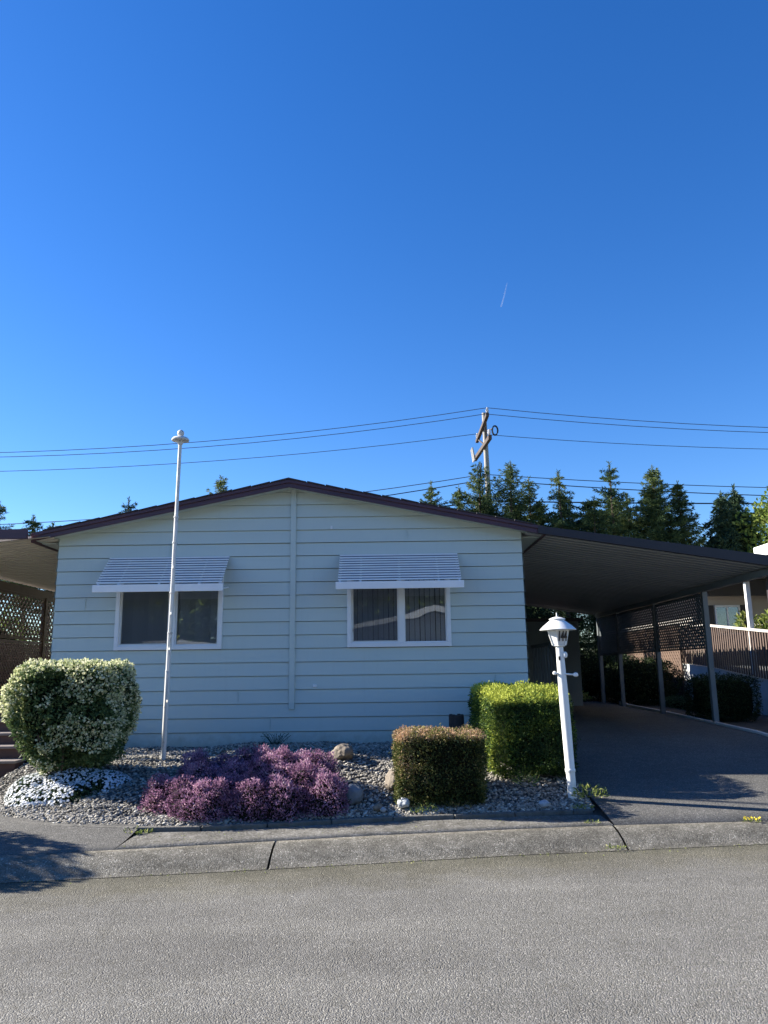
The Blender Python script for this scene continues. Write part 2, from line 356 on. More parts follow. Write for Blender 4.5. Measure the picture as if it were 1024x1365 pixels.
# edging stones along the front of the bed
for i in range(len(EDGE)-1):
    pass
def resample(pts, step):
    outp = []; d = 0
    for (x0,y0),(x1,y1) in zip(pts[:-1], pts[1:]):
        L = math.hypot(x1-x0, y1-y0); t = d
        while t < L: outp.append((x0+(x1-x0)*t/L, y0+(y1-y0)*t/L)); t += step
        d = t - L
    outp.append(pts[-1]); return outp
def edging(name, pts, hz, wd, mat, label, gap=.012, seg=.9, h=.1, jitter=.01):
    root = thing(name, (pts[0][0], pts[0][1], hz(*pts[0])), label, 'edging')
    pr = resample(pts, seg); mb = MB()
    for (x0,y0),(x1,y1) in zip(pr[:-1], pr[1:]):
        L = math.hypot(x1-x0, y1-y0)
        if L < .05: continue
        dx, dy = (x1-x0)/L*gap, (y1-y0)/L*gap; j = random.uniform(-jitter, jitter)
        mb.bar((x0+dx, y0+dy+j, hz(x0,y0)+h/2-.02), (x1-dx, y1-dy+j*.5, hz(x1,y1)+h/2-.02), wd, h)
    mb.build('border', mat, root, bevel=.012); return root
edging('bed_edging', EDGE[1:], lambda x, y: .115, .075, M['edge_dark'], 'low dark weathered edging strip along the front of the gravel bed', seg=.62, h=.075, gap=.004, jitter=.012)
edging('driveway_edging', [(5.86,11.2),(5.84,13.1),(5.80,14.0),(5.98,17.2),(5.99,19.5),(6.25,21.2)], lambda x, y: D(y)-.03, .06, M['rail'], 'thin pale edging strip along the far side of the driveway', seg=1.4, h=.09)

# boulders
def boulder(x, y, z, sx, sy, sz, mat, label, seed, name='boulder'):
    bm = bmesh.new(); bmesh.ops.create_icosphere(bm, subdivisions=4, radius=1); r = random.Random(seed)
    from mathutils import noise as mn
    off = Vector((r.uniform(0,50), r.uniform(0,50), r.uniform(0,50)))
    for v in bm.verts:
        p = v.co.copy(); f = 1 + .28*mn.noise(p*1.1+off) + .12*mn.noise(p*2.7+off) + .05*mn.noise(p*7+off)
        c = p*f; c.x *= sx; c.y *= sy; c.z *= sz; v.co = c
    me = bpy.data.meshes.new(name); bm.to_mesh(me); bm.free(); me.materials.append(mat)
    me.polygons.foreach_set('use_smooth', [True]*len(me.polygons))
    o = bpy.data.objects.new(name, me); o.location = (x, y, z); o.rotation_euler = (0, 0, r.uniform(0,6)); col.objects.link(o)
    return tag(o, label, 'rock')
M['rock_tan'] = pm('rock_tan', (.24,.20,.15), (.12,.10,.08), 9, .85, bmp=.8, bscale=25, bdist=.02)
M['rock_blue'] = pm('rock_blue', (.17,.19,.21), (.10,.115,.13), 8, .8, bmp=.6, bscale=25, bdist=.015)
M['rock_pale'] = pm('rock_pale', (.42,.44,.46), (.28,.30,.32), 9, .8, bmp=.6, bscale=25, bdist=.01)
boulder(-.53, 9.75, .62, .17,.13,.10, M['rock_tan'], 'rounded tan boulder on the sunlit gravel behind the pink heather', 1)
boulder(.10, 8.78, .42, .13,.12,.13, M['rock_tan'], 'upright brown boulder touching the left side of the reddish clipped hedge', 2)
boulder(-.38, 8.42, .33, .13,.12,.10, M['rock_blue'], 'blue grey boulder in shade at the right end of the pink heather', 3)
boulder(-.10, 8.25, .235, .055,.045,.04, M['rock_tan'], 'small round brown stone in the shaded gravel near the edging', 4)
boulder(.16, 8.32, .26, .07,.055,.05, M['rock_pale'], 'small pale blue white stone at the foot of the reddish hedge', 5)
boulder(-.05, 8.22, .215, .03,.03,.025, M['rock_pale'], 'tiny white stone between the brown and the pale stones', 6)
boulder(1.62, 8.42, .22, .06,.05,.035, M['rock_pale'], 'small grey stone in the gravel below the green hedge', 8)

# ------------------------------------------------------------------ the house
XL, XR, YF, YB = -5.01, 2.11, 11.7, 25.5
AX = -1.45; ZAP = 4.385; SL = .2035
house = thing('manufactured_home', (AX, YF, .5), 'pale blue grey single storey home with lap siding and a low gable roof', 'house')
WIN = [(-4.075,-2.458),(-.577,.985)]; WZ0, WZ1 = 1.935, 3.135
def clipz(z): return min(3.56, (ZAP - z)/SL)
fr = MB(); z = .335
while z < 4.36:
    sub = 1 if z < 3.5 else 5
    for q in range(sub):
        za = z + .2*q/sub; zb = z + .2*(q+1)/sub - (.008 if sub == 1 else 0)
        if za > ZAP-.01: break
        zb = min(zb, ZAP-.002)
        ya = YF - .020 + .017*(q/sub); yb = YF - .020 + .017*((q+1)/sub)
        ha, hb = clipz(za), clipz(zb)
        segs = [(AX-ha, AX+ha, AX-hb, AX+hb)]
        if za > WZ0-.05 and zb < WZ1+.05:
            segs = [(AX-ha, WIN[0][0]+.03, AX-hb, WIN[0][0]+.03),(WIN[0][1]-.03, WIN[1][0]+.03, WIN[0][1]-.03, WIN[1][0]+.03),(WIN[1][1]-.03, AX+ha, WIN[1][1]-.03, AX+hb)]
        for (a0,a1,b0,b1) in segs:
            fr.add([(a0,ya,za),(a1,ya,za),(b1,yb,zb),(b0,yb,zb)], [(0,1,2,3)])
            if q == 0:
                fr.add([(a0,ya,za),(a1,ya,za),(a1,YF+.075,za+.001),(a0,YF+.075,za+.001)], [(0,3,2,1)]); fr.add([(a0,YF+.07,za-.03),(a1,YF+.07,za-.03),(a1,YF+.07,za+.01),(a0,YF+.07,za+.01)], [(0,1,2,3)]); fr.add([(a0,yb,za-.008),(a1,yb,za-.008),(a1,YF+.075,za-.009),(a0,YF+.075,za-.009)], [(0,1,2,3)])
                if a0 < XL+.1: fr.add([(a0,ya,za),(a0,YF,za+.0),(b0,YF,min(za+.2,zb) if sub>1 else zb),(b0,yb,zb)], [(0,1,2,3)])
            if a1 > XR-.1 and sub == 1: fr.add([(a1,ya,za),(b1,yb,zb),(b1,YF+.001,zb),(a1,YF+.001,za)], [(0,1,2,3)])
    z += .2
# side walls, lapped
for (x, s) in ((XL, -1), (XR, 1)):
    z = .335
    while z < 3.7:
        fr.add([(x+s*.02,YF-.02,z),(x+s*.02,YB,z),(x+s*.003,YB,z+.2),(x+s*.003,YF-.003,z+.2)], [(0,1,2,3)])
        fr.add([(x+s*.02,YF-.02,z),(x+s*.02,YB,z),(x-.0*s,YB,z),(x-.0*s,YF,z)], [(0,1,2,3)]); z += .2
fr.poly([(XL,.3),(XR,.3),(XR,3.6),(AX,4.33),(XL,3.6)], YB-.02, YB)
fr.build('wall', M['siding'], house)
# faint seams where boards butt, one outlet cover
sm = MB()
for (x, z) in ((-1.72,.735),(-3.3,3.34),(.35,3.54),(1.62,1.34),(-2.2,1.14),(1.2,.94),(-4.55,2.54)):
    MB().box(x, x+.006, YF-.0235, YF-.010, z, z+.185).build('board_joint', M['siding'], house)
ou = MB().box(-1.09,-1.03,YF-.035,YF-.012,1.36,1.40); ou.build('outlet_cover', M['vinyl'], house, bevel=.006)
ou = MB().box(-.83,-.80,YF-.03,YF-.012,3.74,3.79); ou.build('hook', M['vinyl'], house)
MB().box(-1.442,-1.360,YF-.042,YF-.012,1.05,4.37).build('centre_batten', M['siding'], house, bevel=.004)
# roof
def slab(x0, z0, x1, z1, y0, y1, t, mb):
    return mb.poly([(x0,z0),(x1,z1),(x1,z1-t),(x0,z0-t)], y0, y1)
ROH = 3.86; ZR = 4.475; YO = 11.40
rf = MB()
for s in (-1, 1):
    slab(AX, ZR+.004, AX+s*ROH, ZR+.004-ROH*SL, YO, YB+.3, .055, rf)
roof = rf.build('roof', M['shingle'], house)
# ragged shingle edge on the rake
rg = MB()
for s in (-1, 1):
    d = .0
    while d < ROH-.2:
        x0 = AX+s*d; x1 = AX+s*(d+.27); zz = ZR+.006-d*SL
        rg.poly([(x0,zz+.012),(x1,zz-.27*SL+.002),(x1,zz-.27*SL-.012),(x0,zz-.012)], YO-.03, YO+.25); d += .285
rg.build('shingle_edge', M['shingle'], roof)
fa = MB()
for s in (-1, 1):
    fa.poly([(AX,ZR-.052),(AX+s*ROH,ZR-.052-ROH*SL),(AX+s*ROH,ZR-.125-ROH*SL),(AX,ZR-.125)], YO+.012, YO+.040)
    fa.poly([(AX,ZR-.008),(AX+s*(ROH+.01),ZR-.008-ROH*SL),(AX+s*(ROH+.01),ZR-.056-ROH*SL),(AX,ZR-.056)], YO-.012, YO+.010)
    xe = AX+s*ROH; ze = ZR-ROH*SL
    fa.box(min(xe,xe+s*.025), max(xe,xe+s*.025), YO+.04, YB+.3, ze-.14, ze-.02)
fa.build('fascia', M['fascia'], roof, bevel=.003)
so = MB()
for s in (-1, 1):
    so.poly([(AX,ZAP+.004),(AX+s*(ROH-.004),ZAP+.004-ROH*SL),(AX+s*(ROH-.004),ZAP-.008-ROH*SL),(AX,ZAP-.008)], YO+.042, YF+.05)
    xe = AX+s*ROH; xw = AX+s*3.57
    so.box(min(xe,xw), max(xe,xw), YF+.06, YB, ZAP-ROH*SL-.02, ZAP-ROH*SL-.005)
so.build('soffit', M['siding'], roof)
# windows
def window(x0, x1, xm, mw, scr, label):
    f = MB(); fw = .062; y0, y1 = YF-.045, YF+.06
    f.box(x0,x1,y0,y1,WZ0,WZ0+fw); f.box(x0,x1,y0,y1,WZ1-fw,WZ1)
    f.box(x0,x0+fw,y0+.001,y1,WZ0+fw,WZ1-fw); f.box(x1-fw,x1,y0+.001,y1,WZ0+fw,WZ1-fw)
    f.box(xm-mw/2,xm+mw/2,y0+.006,y1,WZ0+fw,WZ1-fw)
    # inner sash steps
    for (a, b_) in ((x0+fw, xm-mw/2),(xm+mw/2, x1-fw)):
        t = .018; yy0 = y0+.03; 
        f.box(a,b_,yy0,y1,WZ0+fw,WZ0+fw+t); f.box(a,a+t,yy0,y1,WZ0+fw+t,WZ1-fw); f.box(b_-t,b_,yy0,y1,WZ0+fw+t,WZ1-fw)
    fo = f.build('window', M['vinyl'], house, bevel=.004); fo['label'] = label
    for (a, b_) in ((x0+fw, xm-mw/2),(xm+mw/2, x1-fw)):
        MB().box(a+.012,b_-.012,YF+.018,YF+.022,WZ0+fw+.01,WZ1-fw).build('pane', M['glass'], fo)
    if scr:
        s = MB(); a, b_ = x0+fw, xm-mw/2
        s.add([(a+.03,YF-.008,WZ0+fw+.03),(b_-.02,YF-.008,WZ0+fw+.03),(b_-.02,YF-.008,WZ1-fw),(a+.03,YF-.008,WZ1-fw)], [(0,1,2,3)])
        s.build('insect_screen', M['insect_screen'], fo)
        g = MB(); g.box(a+.018,a+.034,YF-.014,YF-.002,WZ0+fw+.018,WZ1-fw); g.box(a+.034,b_-.018,YF-.014,YF-.002,WZ0+fw+.018,WZ0+fw+.034)
        g.build('screen_frame', M['galv'], fo)
    bl = MB(); x = x0+fw+.01; k = 0
    while x < x1-fw-.02:
        ang = .55 + .12*math.sin(k*2.1); c, s_ = math.cos(ang)*.043, math.sin(ang)*.043; xc = x+.04
        bl.add([(xc-c,YF+.085-s_,WZ0+.03),(xc+c,YF+.085+s_,WZ0+.03),(xc+c,YF+.085+s_,WZ1-.03),(xc-c,YF+.085-s_,WZ1-.03)], [(0,1,2,3)])
        x += .079; k += 1
    bl.build('vertical_blinds', M['blind'], fo)
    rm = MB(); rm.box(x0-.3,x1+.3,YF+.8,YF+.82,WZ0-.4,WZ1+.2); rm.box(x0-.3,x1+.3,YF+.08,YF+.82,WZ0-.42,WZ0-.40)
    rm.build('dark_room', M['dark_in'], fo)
window(WIN[0][0], WIN[0][1], -3.22, .10, True, 'left white sliding window with an insect screen')
window(WIN[1][0], WIN[1][1], .24, .085, True, 'right white sliding window')
def awning(x0, x1, lab):
    a = thing('window_awning', ((x0+x1)/2, YF, 3.33), lab, None); del_cat = None
    a.parent = house; a.location = ((x0+x1)/2-AX, 0, 3.33-.5)
    yt, zt, yb, zb = YF-.03, 3.335, 11.13, 2.865; n = 11
    for i in range(n):
        t0 = i/n; s = MB(); ya = yt+(yb-yt)*t0; za = zt+(zb-zt)*t0
        yb_, zb_ = ya-.010, za-.006      # louvre blade, flatter than the slope
        s.add([(x0,ya,za),(x1,ya,za),(x1,yb_,zb_),(x0,yb_,zb_),(x0,ya,za-.016),(x1,ya,za-.016),(x1,yb_,zb_-.019),(x0,yb_,zb_-.019)],
              [(0,1,2,3),(4,7,6,5),(3,2,6,7),(0,4,5,1),(0,3,7,4),(1,5,6,2)])
        if i: s2 = MB().add([(x0+.004,ya,za-.002),(x1-.004,ya,za-.002),(x1-.004,min(ya+.085,YF-.03),za+.026),(x0+.004,min(ya+.085,YF-.03),za+.026)], [(0,1,2,3)]); s2.build('gap_shade_plate', M['gap_shade'], a)  # dark plate added behind each louvre as the shade in the gap
        s.build('louvre', M['alum'], a)
    b = MB()
    for xx in (x0+.03, x0+.33, (x0+x1)/2, x1-.33, x1-.03):
        MB().bar((xx,yt,zt-.045),(xx,yb,zb-.035),.03,.014).build('support_strip', M['alum'], a)
    MB().box(x0-.03,x1+.03,yb-.025,yb+.0,zb-.115,zb-.005).build('valance', M['alum'], a, bevel=.006)
    for xx in (x0+.01, x1-.01):
        MB().bar((xx,yb+.02,zb-.08),(xx,YF-.03,2.86),.018,.018).build('arm', M['alum'], a)
    return a
def fix_awning(o):
    if 'category' in o: del o['category']
for a0, a1, lab in ((-4.21,-2.375,'left white louvred metal window awning'),(-.685,1.115,'right white louvred metal window awning')):
    fix_awning(awning(a0, a1, lab))

# ------------------------------------------------------------------ ribbed covers
def ribbed(xa, za, xb, zb, y0, y1, period=.20, h=.06):
    mb = MB(); y = y0; pr = []
    while y < y1:
        pr += [(y,0),(y+.55*period,0),(y+.62*period,h),(y+.93*period,h)]; y += period
    n = len(pr)
    vs = [(xa, p[0], za+p[1]) for p in pr] + [(xb, p[0], zb+p[1]) for p in pr] + [(xa, p[0], za+p[1]+.006) for p in pr] + [(xb, p[0], zb+p[1]+.006) for p in pr]
    fs = []
    for i in range(n-1):
        fs += [(i,i+1,n+i+1,n+i),(2*n+i,3*n+i,3*n+i+1,2*n+i+1),(n+i,n+i+1,3*n+i+1,3*n+i),(i,2*n+i,2*n+i+1,i+1)]
    return mb.add(vs, fs)
carport = thing('carport', (4.0,16.5,D(16)), 'ribbed metal carport roof on grey posts over the driveway beside the home', 'carport')
def cz(x): return 3.60 - (x-2.26)*.157
cr = ribbed(2.17, cz(2.17), 5.95, cz(5.95), 11.44, 21.35).build('roof_deck', M['deck'], carport)
fb = MB()
fb.poly([(2.315,cz(2.315)+.105),(6.0,cz(6.0)+.15),(6.0,cz(6.0)-.015),(2.315,cz(2.315)-.01)], 11.385, 11.437)
fb.build('front_fascia', M['fascia_dark'], carport, bevel=.004)
MB().poly([(2.14,cz(2.14)+.10),(6.0,cz(6.0)+.10),(6.0,cz(6.0)-.05),(2.14,cz(2.14)-.05)], 21.36, 21.40).build('rear_fascia', M['deck'], carport)
MB().box(5.78,5.88,11.45,21.34,cz(5.83)-.115,cz(5.83)-.012).build('side_beam', M['postdark'], carport, bevel=.005)
gt = MB()
for k in range(49): MB().box(5.953,5.975,11.565+k*.20,11.625+k*.20,cz(5.95)-.005,cz(5.95)+.055).build('rib_end', M['deck'], cr)
posts_y = [11.55,14.1,16.75,19.5,21.25]
for y in posts_y:
    MB().box(5.785,5.875,y-.045,y+.045,D(y)-.03,cz(5.83)-.118).build('post', M['postdark'], carport, bevel=.004)
def lattice(y0, y1, z0, z1, x, name, mat, parent, pitch=.085, wd=.040, frame=.045, thick=.008, axis='x'):
    mb = MB()
    H = z1-z0; L = y1-y0
    for layer, s in ((0,1),(1,-1)):
        xo = x + (layer-.5)*thick*1.15
        c = -H if s > 0 else 0
        c = y0 - H - pitch
        while c < y1 + pitch:
            # line y = c + (z-z0) (s>0) or y = c + H - (z-z0)
            if s > 0: a = (c, z0); b = (c+H, z1)
            else: a = (c+H, z0); b = (c, z1)
            (ya, za), (yb, zb) = a, b
            lo, hi = y0, y1
            def clip(ya, za, yb, zb):
                t0, t1 = 0.0, 1.0; dy = yb-ya
                for bound, sign in ((lo, 1), (hi, -1)):
                    fa_, fb_ = sign*(ya-bound), sign*(yb-bound)
                    if fa_ < 0 and fb_ < 0: return None
                    if fa_ < 0: t0 = max(t0, fa_/(fa_-fb_))
                    if fb_ < 0: t1 = min(t1, fa_/(fa_-fb_))
                if t1-t0 < .02: return None
                return (ya+dy*t0, za+(zb-za)*t0, yb-dy*(1-t1), zb-(zb-za)*(1-t1))
            r = clip(ya, za, yb, zb)
            if r:
                if axis == 'x': mb.bar((xo,r[0],r[1]),(xo,r[2],r[3]), thick, wd, up=(1,0,0)) if False else mb.bar((xo,r[0],r[1]),(xo,r[2],r[3]), wd, thick, up=(1,0,0))
                else: mb.bar((r[0],xo,r[1]),(r[2],xo,r[3]), wd, thick, up=(0,1,0))
            c += pitch*1.4142
    if frame:
        f = frame; t = .02
        if axis == 'x':
            mb.box(x-t,x+t,y0,y1,z0-f,z0); mb.box(x-t,x+t,y0,y1,z1,z1+f); mb.box(x-t+.001,x+t-.001,y0-f,y0,z0-f,z1+f); mb.box(x-t+.001,x+t-.001,y1,y1+f,z0-f,z1+f)
        else:
            mb.box(y0,y1,x-t,x+t,z0-f,z0); mb.box(y0,y1,x-t,x+t,z1,z1+f); mb.box(y0-f,y0,x-t+.001,x+t-.001,z0-f,z1+f); mb.box(y1,y1+f,x-t+.001,x+t-.001,z0-f,z1+f)
    return mb.build(name, mat, parent)
for i in range(1, 4):
    a, b_ = posts_y[i]+.09, posts_y[i+1]-.09
    lattice(a, b_, 1.93, cz(5.83)-.17, 5.83, 'lattice_screen', M['lattice_dark'], carport, pitch=.078, wd=.040, frame=.03)

patio = thing('patio_cover', (-6.2,14,.4), 'cream ribbed patio cover with dark fascia on the left side of the home', 'patio cover')
def pz(x): return 3.60 + (x+5.05)*.10
ribbed(-5.03, pz(-5.03)+.02, -7.35, pz(-7.35)+.02, 11.35, 19.5).build('roof_deck', M['deck_cream'], patio)
MB().poly([(-5.33,pz(-5.33)+.16),(-9.0,pz(-5.33)+.15),(-9.0,pz(-5.33)+.0),(-5.33,pz(-5.33)+.01)], 11.28, 11.33).build('front_fascia', M['fascia'], patio, bevel=.004)
MB().box(-7.36,-7.26,11.4,19.5,3.20,3.345).build('side_beam', M['lattice_brown'], patio)
for y in (11.5,14.1,16.55,19.2):
    MB().box(-7.35,-7.26,y-.05,y+.05,.35,3.20).build('post', M['lattice_brown'], patio, bevel=.004)
for (a, b_) in ((11.6,14.0),(14.2,16.46),(16.64,19.1)):
    lattice(a, b_, 2.34, 3.15, -7.3, 'lattice_screen', M['lattice_brown'], patio, pitch=.105, wd=.042, frame=.05)
    lattice(a, b_, 1.22, 2.22, -7.3, 'lattice_screen', M['wood_brown'], patio, pitch=.075, wd=.045, frame=.05)
# porch deck + steps
st = thing('porch_steps', (-5.9,10.1,.35), 'dark red brown wooden porch steps with pale nosings at the left of the home', 'steps')
rs, tr = MB(), MB()
zs = [.36,.54,.695,.84,.995,1.16]
for i in range(5):
    y = 10.1+.27*i
    rs.box(-7.1,-4.69,y,11.66-.002*i,zs[i]-.2 if i else .2, zs[i+1]-.035)
    tr.box(-7.12,-4.67,y-.03,y+.27,zs[i+1]-.033,zs[i+1])
rs.build('riser', M['wood_brown'], st); tr.build('tread', M['tread_edge'], st, bevel=.006)
MB().box(-7.2,-5.04,11.46,19.2,1.02,1.158).build('deck', M['wood_brown'], st)
sk = MB()
k = 0; x = -7.2
MB().box(-7.2,-5.04,19.22,19.3,.3,2.3).build('back_panel', M['wood_brown'], st)

# ------------------------------------------------------------------ under the carport
shed = thing('storage_shed', (3.7,20.2,D(20)), 'dark blue grey sided storage shed at the back of the carport', 'shed')
sb = MB(); z = .45
while z < 2.75:
    sb.add([(2.3,20-.02,z),(4.96,20-.02,z),(4.96,20-.003,z+.2),(2.3,20-.003,z+.2)], [(0,1,2,3)])
    sb.add([(2.3,20-.02,z),(4.96,20-.02,z),(4.96,20,z),(2.3,20,z)], [(0,1,2,3)]); z += .2
sb.box(2.3,4.955,20,22.0,.45,2.70); sb.build('wall', M['shed'], shed)
MB().box(2.2,5.05,19.85,22.15,2.76,2.84).build('roof', M['fascia_dark'], shed)
ss = thing('side_steps', (2.7,14.5,D(14)), 'dark stair railing and landing against the right wall of the home under the carport', 'steps')
l = MB(); l.box(2.14,3.25,15.2,17.2,.5,1.25); 
for i in range(3): l.box(2.14,3.25,15.2-.28*(i+1),15.2-.28*i-.002,.5,1.25-.19*(i+1))
l.build('landing', M['lattice_dark'], ss)
rl = MB(); 
for (a, b_) in (((3.22,14.3,1.45),(3.22,15.3,2.05)),((3.22,15.3,2.05),(3.22,17.2,2.05)),((3.22,14.3,.95),(3.22,15.3,1.5))): rl.bar(a, b_, .05, .07)
for i in range(10):
    y = 14.35+i*.3; zt = 1.45+min(y-14.3,1.0)*.6; rl.bar((3.22,y,.55),(3.22,y,zt),.035,.035)
rl.build('railing', M['lattice_dark'], ss)

# ------------------------------------------------------------------ neighbour on the right
nb = thing('neighbouring_home', (9.5,18,.6), 'beige neighbouring home with a shuttered window and covered porch beyond the carport', 'house')
MB().box(8.15,16,20,30,.5,3.75).build('wall', M['beige'], nb)
MB().box(8.06,8.14,20.02,30,2.72,3.75).build('porch_shade_sheet', M['fascia_dark'], nb)  # dark sheet added over the upper wall for the shade under its eaves
nf = MB(); x0, x1, z0, z1 = 8.50,9.15,2.35,3.12
nw = MB(); 
nw.box(x0,x1,19.95,19.99,z0,z0+.05); nw.box(x0,x1,19.95,19.99,z1-.05,z1); nw.box(x0,x0+.04,19.951,19.99,z0+.05,z1-.05); nw.box(x1-.04,x1,19.951,19.99,z0+.05,z1-.05); nw.box(8.80,8.84,19.951,19.99,z0+.05,z1-.05)
nwo = nw.build('window', M['vinyl'], nb); MB().box(x0+.04,x1-.04,19.97,19.975,z0+.05,z1-.05).build('pane', M['glass'], nwo); MB().box(x0+.04,x1-.04,19.98,19.996,z0+.05,z1-.05).build('interior', M['dark_in'], nwo)
for (a, b_) in ((8.24,8.47),(9.18,9.42)): MB().box(a,b_,19.96,19.995,z0,z1).build('shutter', M['fascia_dark'], nb)
# porch roof
MB().poly([(7.85,3.78),(17,4.35),(17,4.27),(7.85,3.68)], 11.75, 31).build('roof', M['deck_cream'], nb)
MB().box(7.80,7.845,11.9,16.1,3.80,4.02).build('gutter', M['white'], nb)
MB().box(7.88,7.94,11.8,30,3.42,3.665).build('porch_beam', M['rail'], nb)
MB().box(7.99,8.09,17.05,17.15,1.4,3.66).build('porch_post', M['white'], nb, bevel=.006)
MB().box(8.3,8.42,16.6,16.75,1.4,3.7).build('porch_post', M['fascia_dark'], nb)['label'] = 'dark porch post'
MB().box(8.05,8.30,16.0,16.12,1.4,3.66).build('porch_post', M['fascia_dark'], nb)['label'] = 'wide dark porch post'
MB().box(8.1,16,19.3,19.4,3.3,3.68).build('porch_beam', M['fascia_dark'], nb)
ramp_ = thing('access_ramp', (8.1,18,.6), 'white skirted access ramp with brown picket railing beside the neighbouring home', 'ramp')
def rz(y): return float(np.interp(y, [11,16.4,19.4,21,30], [.85,1.27,1.56,1.65,1.65]))
V = MB()
ys = [12,14,16.4,18,19.4,21,24,28]
for a, b_ in zip(ys[:-1], ys[1:]):
    V.add([(8.02,a,.4),(8.02,b_,.4),(8.02,b_,rz(b_)),(8.02,a,rz(a))], [(0,1,2,3)])
    V.add([(8.02,a,rz(a)),(8.02,b_,rz(b_)),(9.4,b_,rz(b_)),(9.4,a,rz(a))], [(0,1,2,3)])
    V.add([(9.4,a,.4),(9.4,b_,.4),(9.4,b_,rz(b_)),(9.4,a,rz(a))], [(0,3,2,1)])
V.build('skirting', M['skirt'], ramp_)
for xx, dy in ((7.99,0),(9.35,.05)):
    pk = MB(); y = 12.1
    while y < (26 if xx < 9 else 19.8):
        pk.box(xx-.012,xx+.012,y,y+.05,rz(y)+.02,rz(y)+1.0+.0); y += .115 if xx < 9 else .13
    pk.build('picket_railing', M['picket'], ramp_)
    tr_ = MB()
    for a, b_ in zip(ys[:-1], ys[1:]): tr_.bar((xx,a,rz(a)+1.03),(xx,b_,rz(b_)+1.03),.09,.05)
    tr_.build('top_rail', M['rail'], ramp_)
# lattice fence beyond the carport
lf = thing('lattice_fence', (8.1,24,.7), 'brown lattice fence seen through the carport screens', 'fence')
lattice(19.9, 28, 2.75, 2.79, 7.9, 'top_rail', M['rail'], lf, frame=.03)
lattice(21, 27.8, .75, 2.68, 7.9, 'lattice', M['lattice_brown'], lf, pitch=.12, wd=.078, frame=.05)

# ------------------------------------------------------------------ home across the street, seen in the window glass
oh = thing('opposite_home', (3,-17,0), 'white gabled home across the street mirrored in the right window', 'house')
wb = MB(); wb.poly([(-3,-.1),(8,-.1),(8,3.2),(2.5,4.3),(-3,3.2)], -24, -15); wb.build('wall', M['beige'], oh)
rb = MB(); 
for s in (-1,1): slab(2.5, 4.62, 2.5+s*6.1, 3.35, -24.3, -14.6, .10, rb)
rb.build('roof', M['shingle'], oh)
fb = MB()
for s in (-1,1): fb.poly([(2.5,4.60),(2.5+s*6.15,3.32),(2.5+s*6.15,3.08),(2.5,4.34)], -14.58, -14.54)
fb.build('fascia', M['white'], oh)
MB().box(-1,1,-15,-14.93,1.1,2.3).build('window', M['dark_in'], oh); MB().box(4,6,-15,-14.93,1.1,2.3).build('window', M['dark_in'], oh)
MB().poly([(-12,3.1),(-3.1,3.1),(-3.1,2.9),(-12,2.9)], -23, -15).build('carport_roof', M['white'], oh)

# ------------------------------------------------------------------ lamp post
lp = thing('lamp_post', (1.965,8.62,.28), 'leaning white lamp post with a lantern numbered 144 beside the green hedge', 'lamp post')
bx, by, bz = 1.965, 8.62, .22; ln = (-.030, .0)
def axp(z): return (bx+ln[0]*(z-bz), by, z)
def lathe_at(prof, n, mat, name, parent=lp, rot=0.0, smooth=True):
    mb = MB(); mb.lathe((bx-ln[0]*bz+0, by, 0), prof, n, rot=rot, lean=ln); return mb.build(name, mat, parent, smooth)
post = lathe_at([(.046,.18),(.047,.30),(.047,.46),(.049,.50),(.050,.505),(.050,.53),(.049,.535),(.052,1.0),(.050,1.35),(.043,1.7),(.040,1.83)], 20, M['white'], 'post')
lathe_at([(.051,.505),(.055,.51),(.055,.535),(.051,.54)], 20, M['white'], 'collar')
hz = 1.825
q = math.pi/4
lathe_at([(.055,hz),(.070,hz+.008),(.070,hz+.022)], 6, M['white'], 'lantern_base', smooth=False, rot=.17)
lant = lathe_at([(.074,hz+.024),(.125,hz+.20)], 6, M['lantern_glass'], 'lantern', smooth=False, rot=.17)
fbm = MB(); cx0 = bx+ln[0]*(hz-bz)
for k in range(6):
    a = .17+k*math.pi/3
    fbm.bar((cx0+.076*math.cos(a), by+.076*math.sin(a), hz+.015),(cx0-.006+.128*math.cos(a), by+.128*math.sin(a), hz+.205),.011,.011)
fbm.build('lantern_frame', M['white'], lant)
cap = lathe_at([(.198,hz+.180),(.200,hz+.186),(.16,hz+.225),(.10,hz+.272),(.075,hz+.290),(.088,hz+.296),(.089,hz+.304),(.05,hz+.320),(.010,hz+.328),(.007,hz+.336),(.006,hz+.370),(.002,hz+.374)], 24, M['white'], 'lantern_cap')
# ladder rest arm, sensor, little access mark
zr = 1.53
mb = MB(); c_ = axp(zr)
mb.tube([(c_[0]-.08,by-.01,zr+.010),(c_[0]+.14,by-.05,zr-.010)],[.010,.010],10); mb.lathe((c_[0]-.08,by-.01,zr-.010),[(.004,0),(.02,.008),(.022,.02),(.018,.034),(.004,.042)],10); mb.lathe((c_[0]+.14,by-.05,zr-.034),[(.006,0),(.026,.010),(.028,.024),(.022,.042),(.004,.05)],10)
mb.build('ladder_rest', M['white'], lp, True)
c_ = axp(1.70); mb = MB(); mb.lathe((c_[0]+.046,by-.03,1.70),[(.006,0),(.022,.010),(.028,.035),(.022,.06),(.006,.07)],12); mb.build('light_sensor', M['white'], lp, True)
mb = MB(); mb.box(c_[0]-.032,c_[0]-.012,by-.050,by-.035,1.68,1.72); mb.build('access_plate', M['black'], lp)
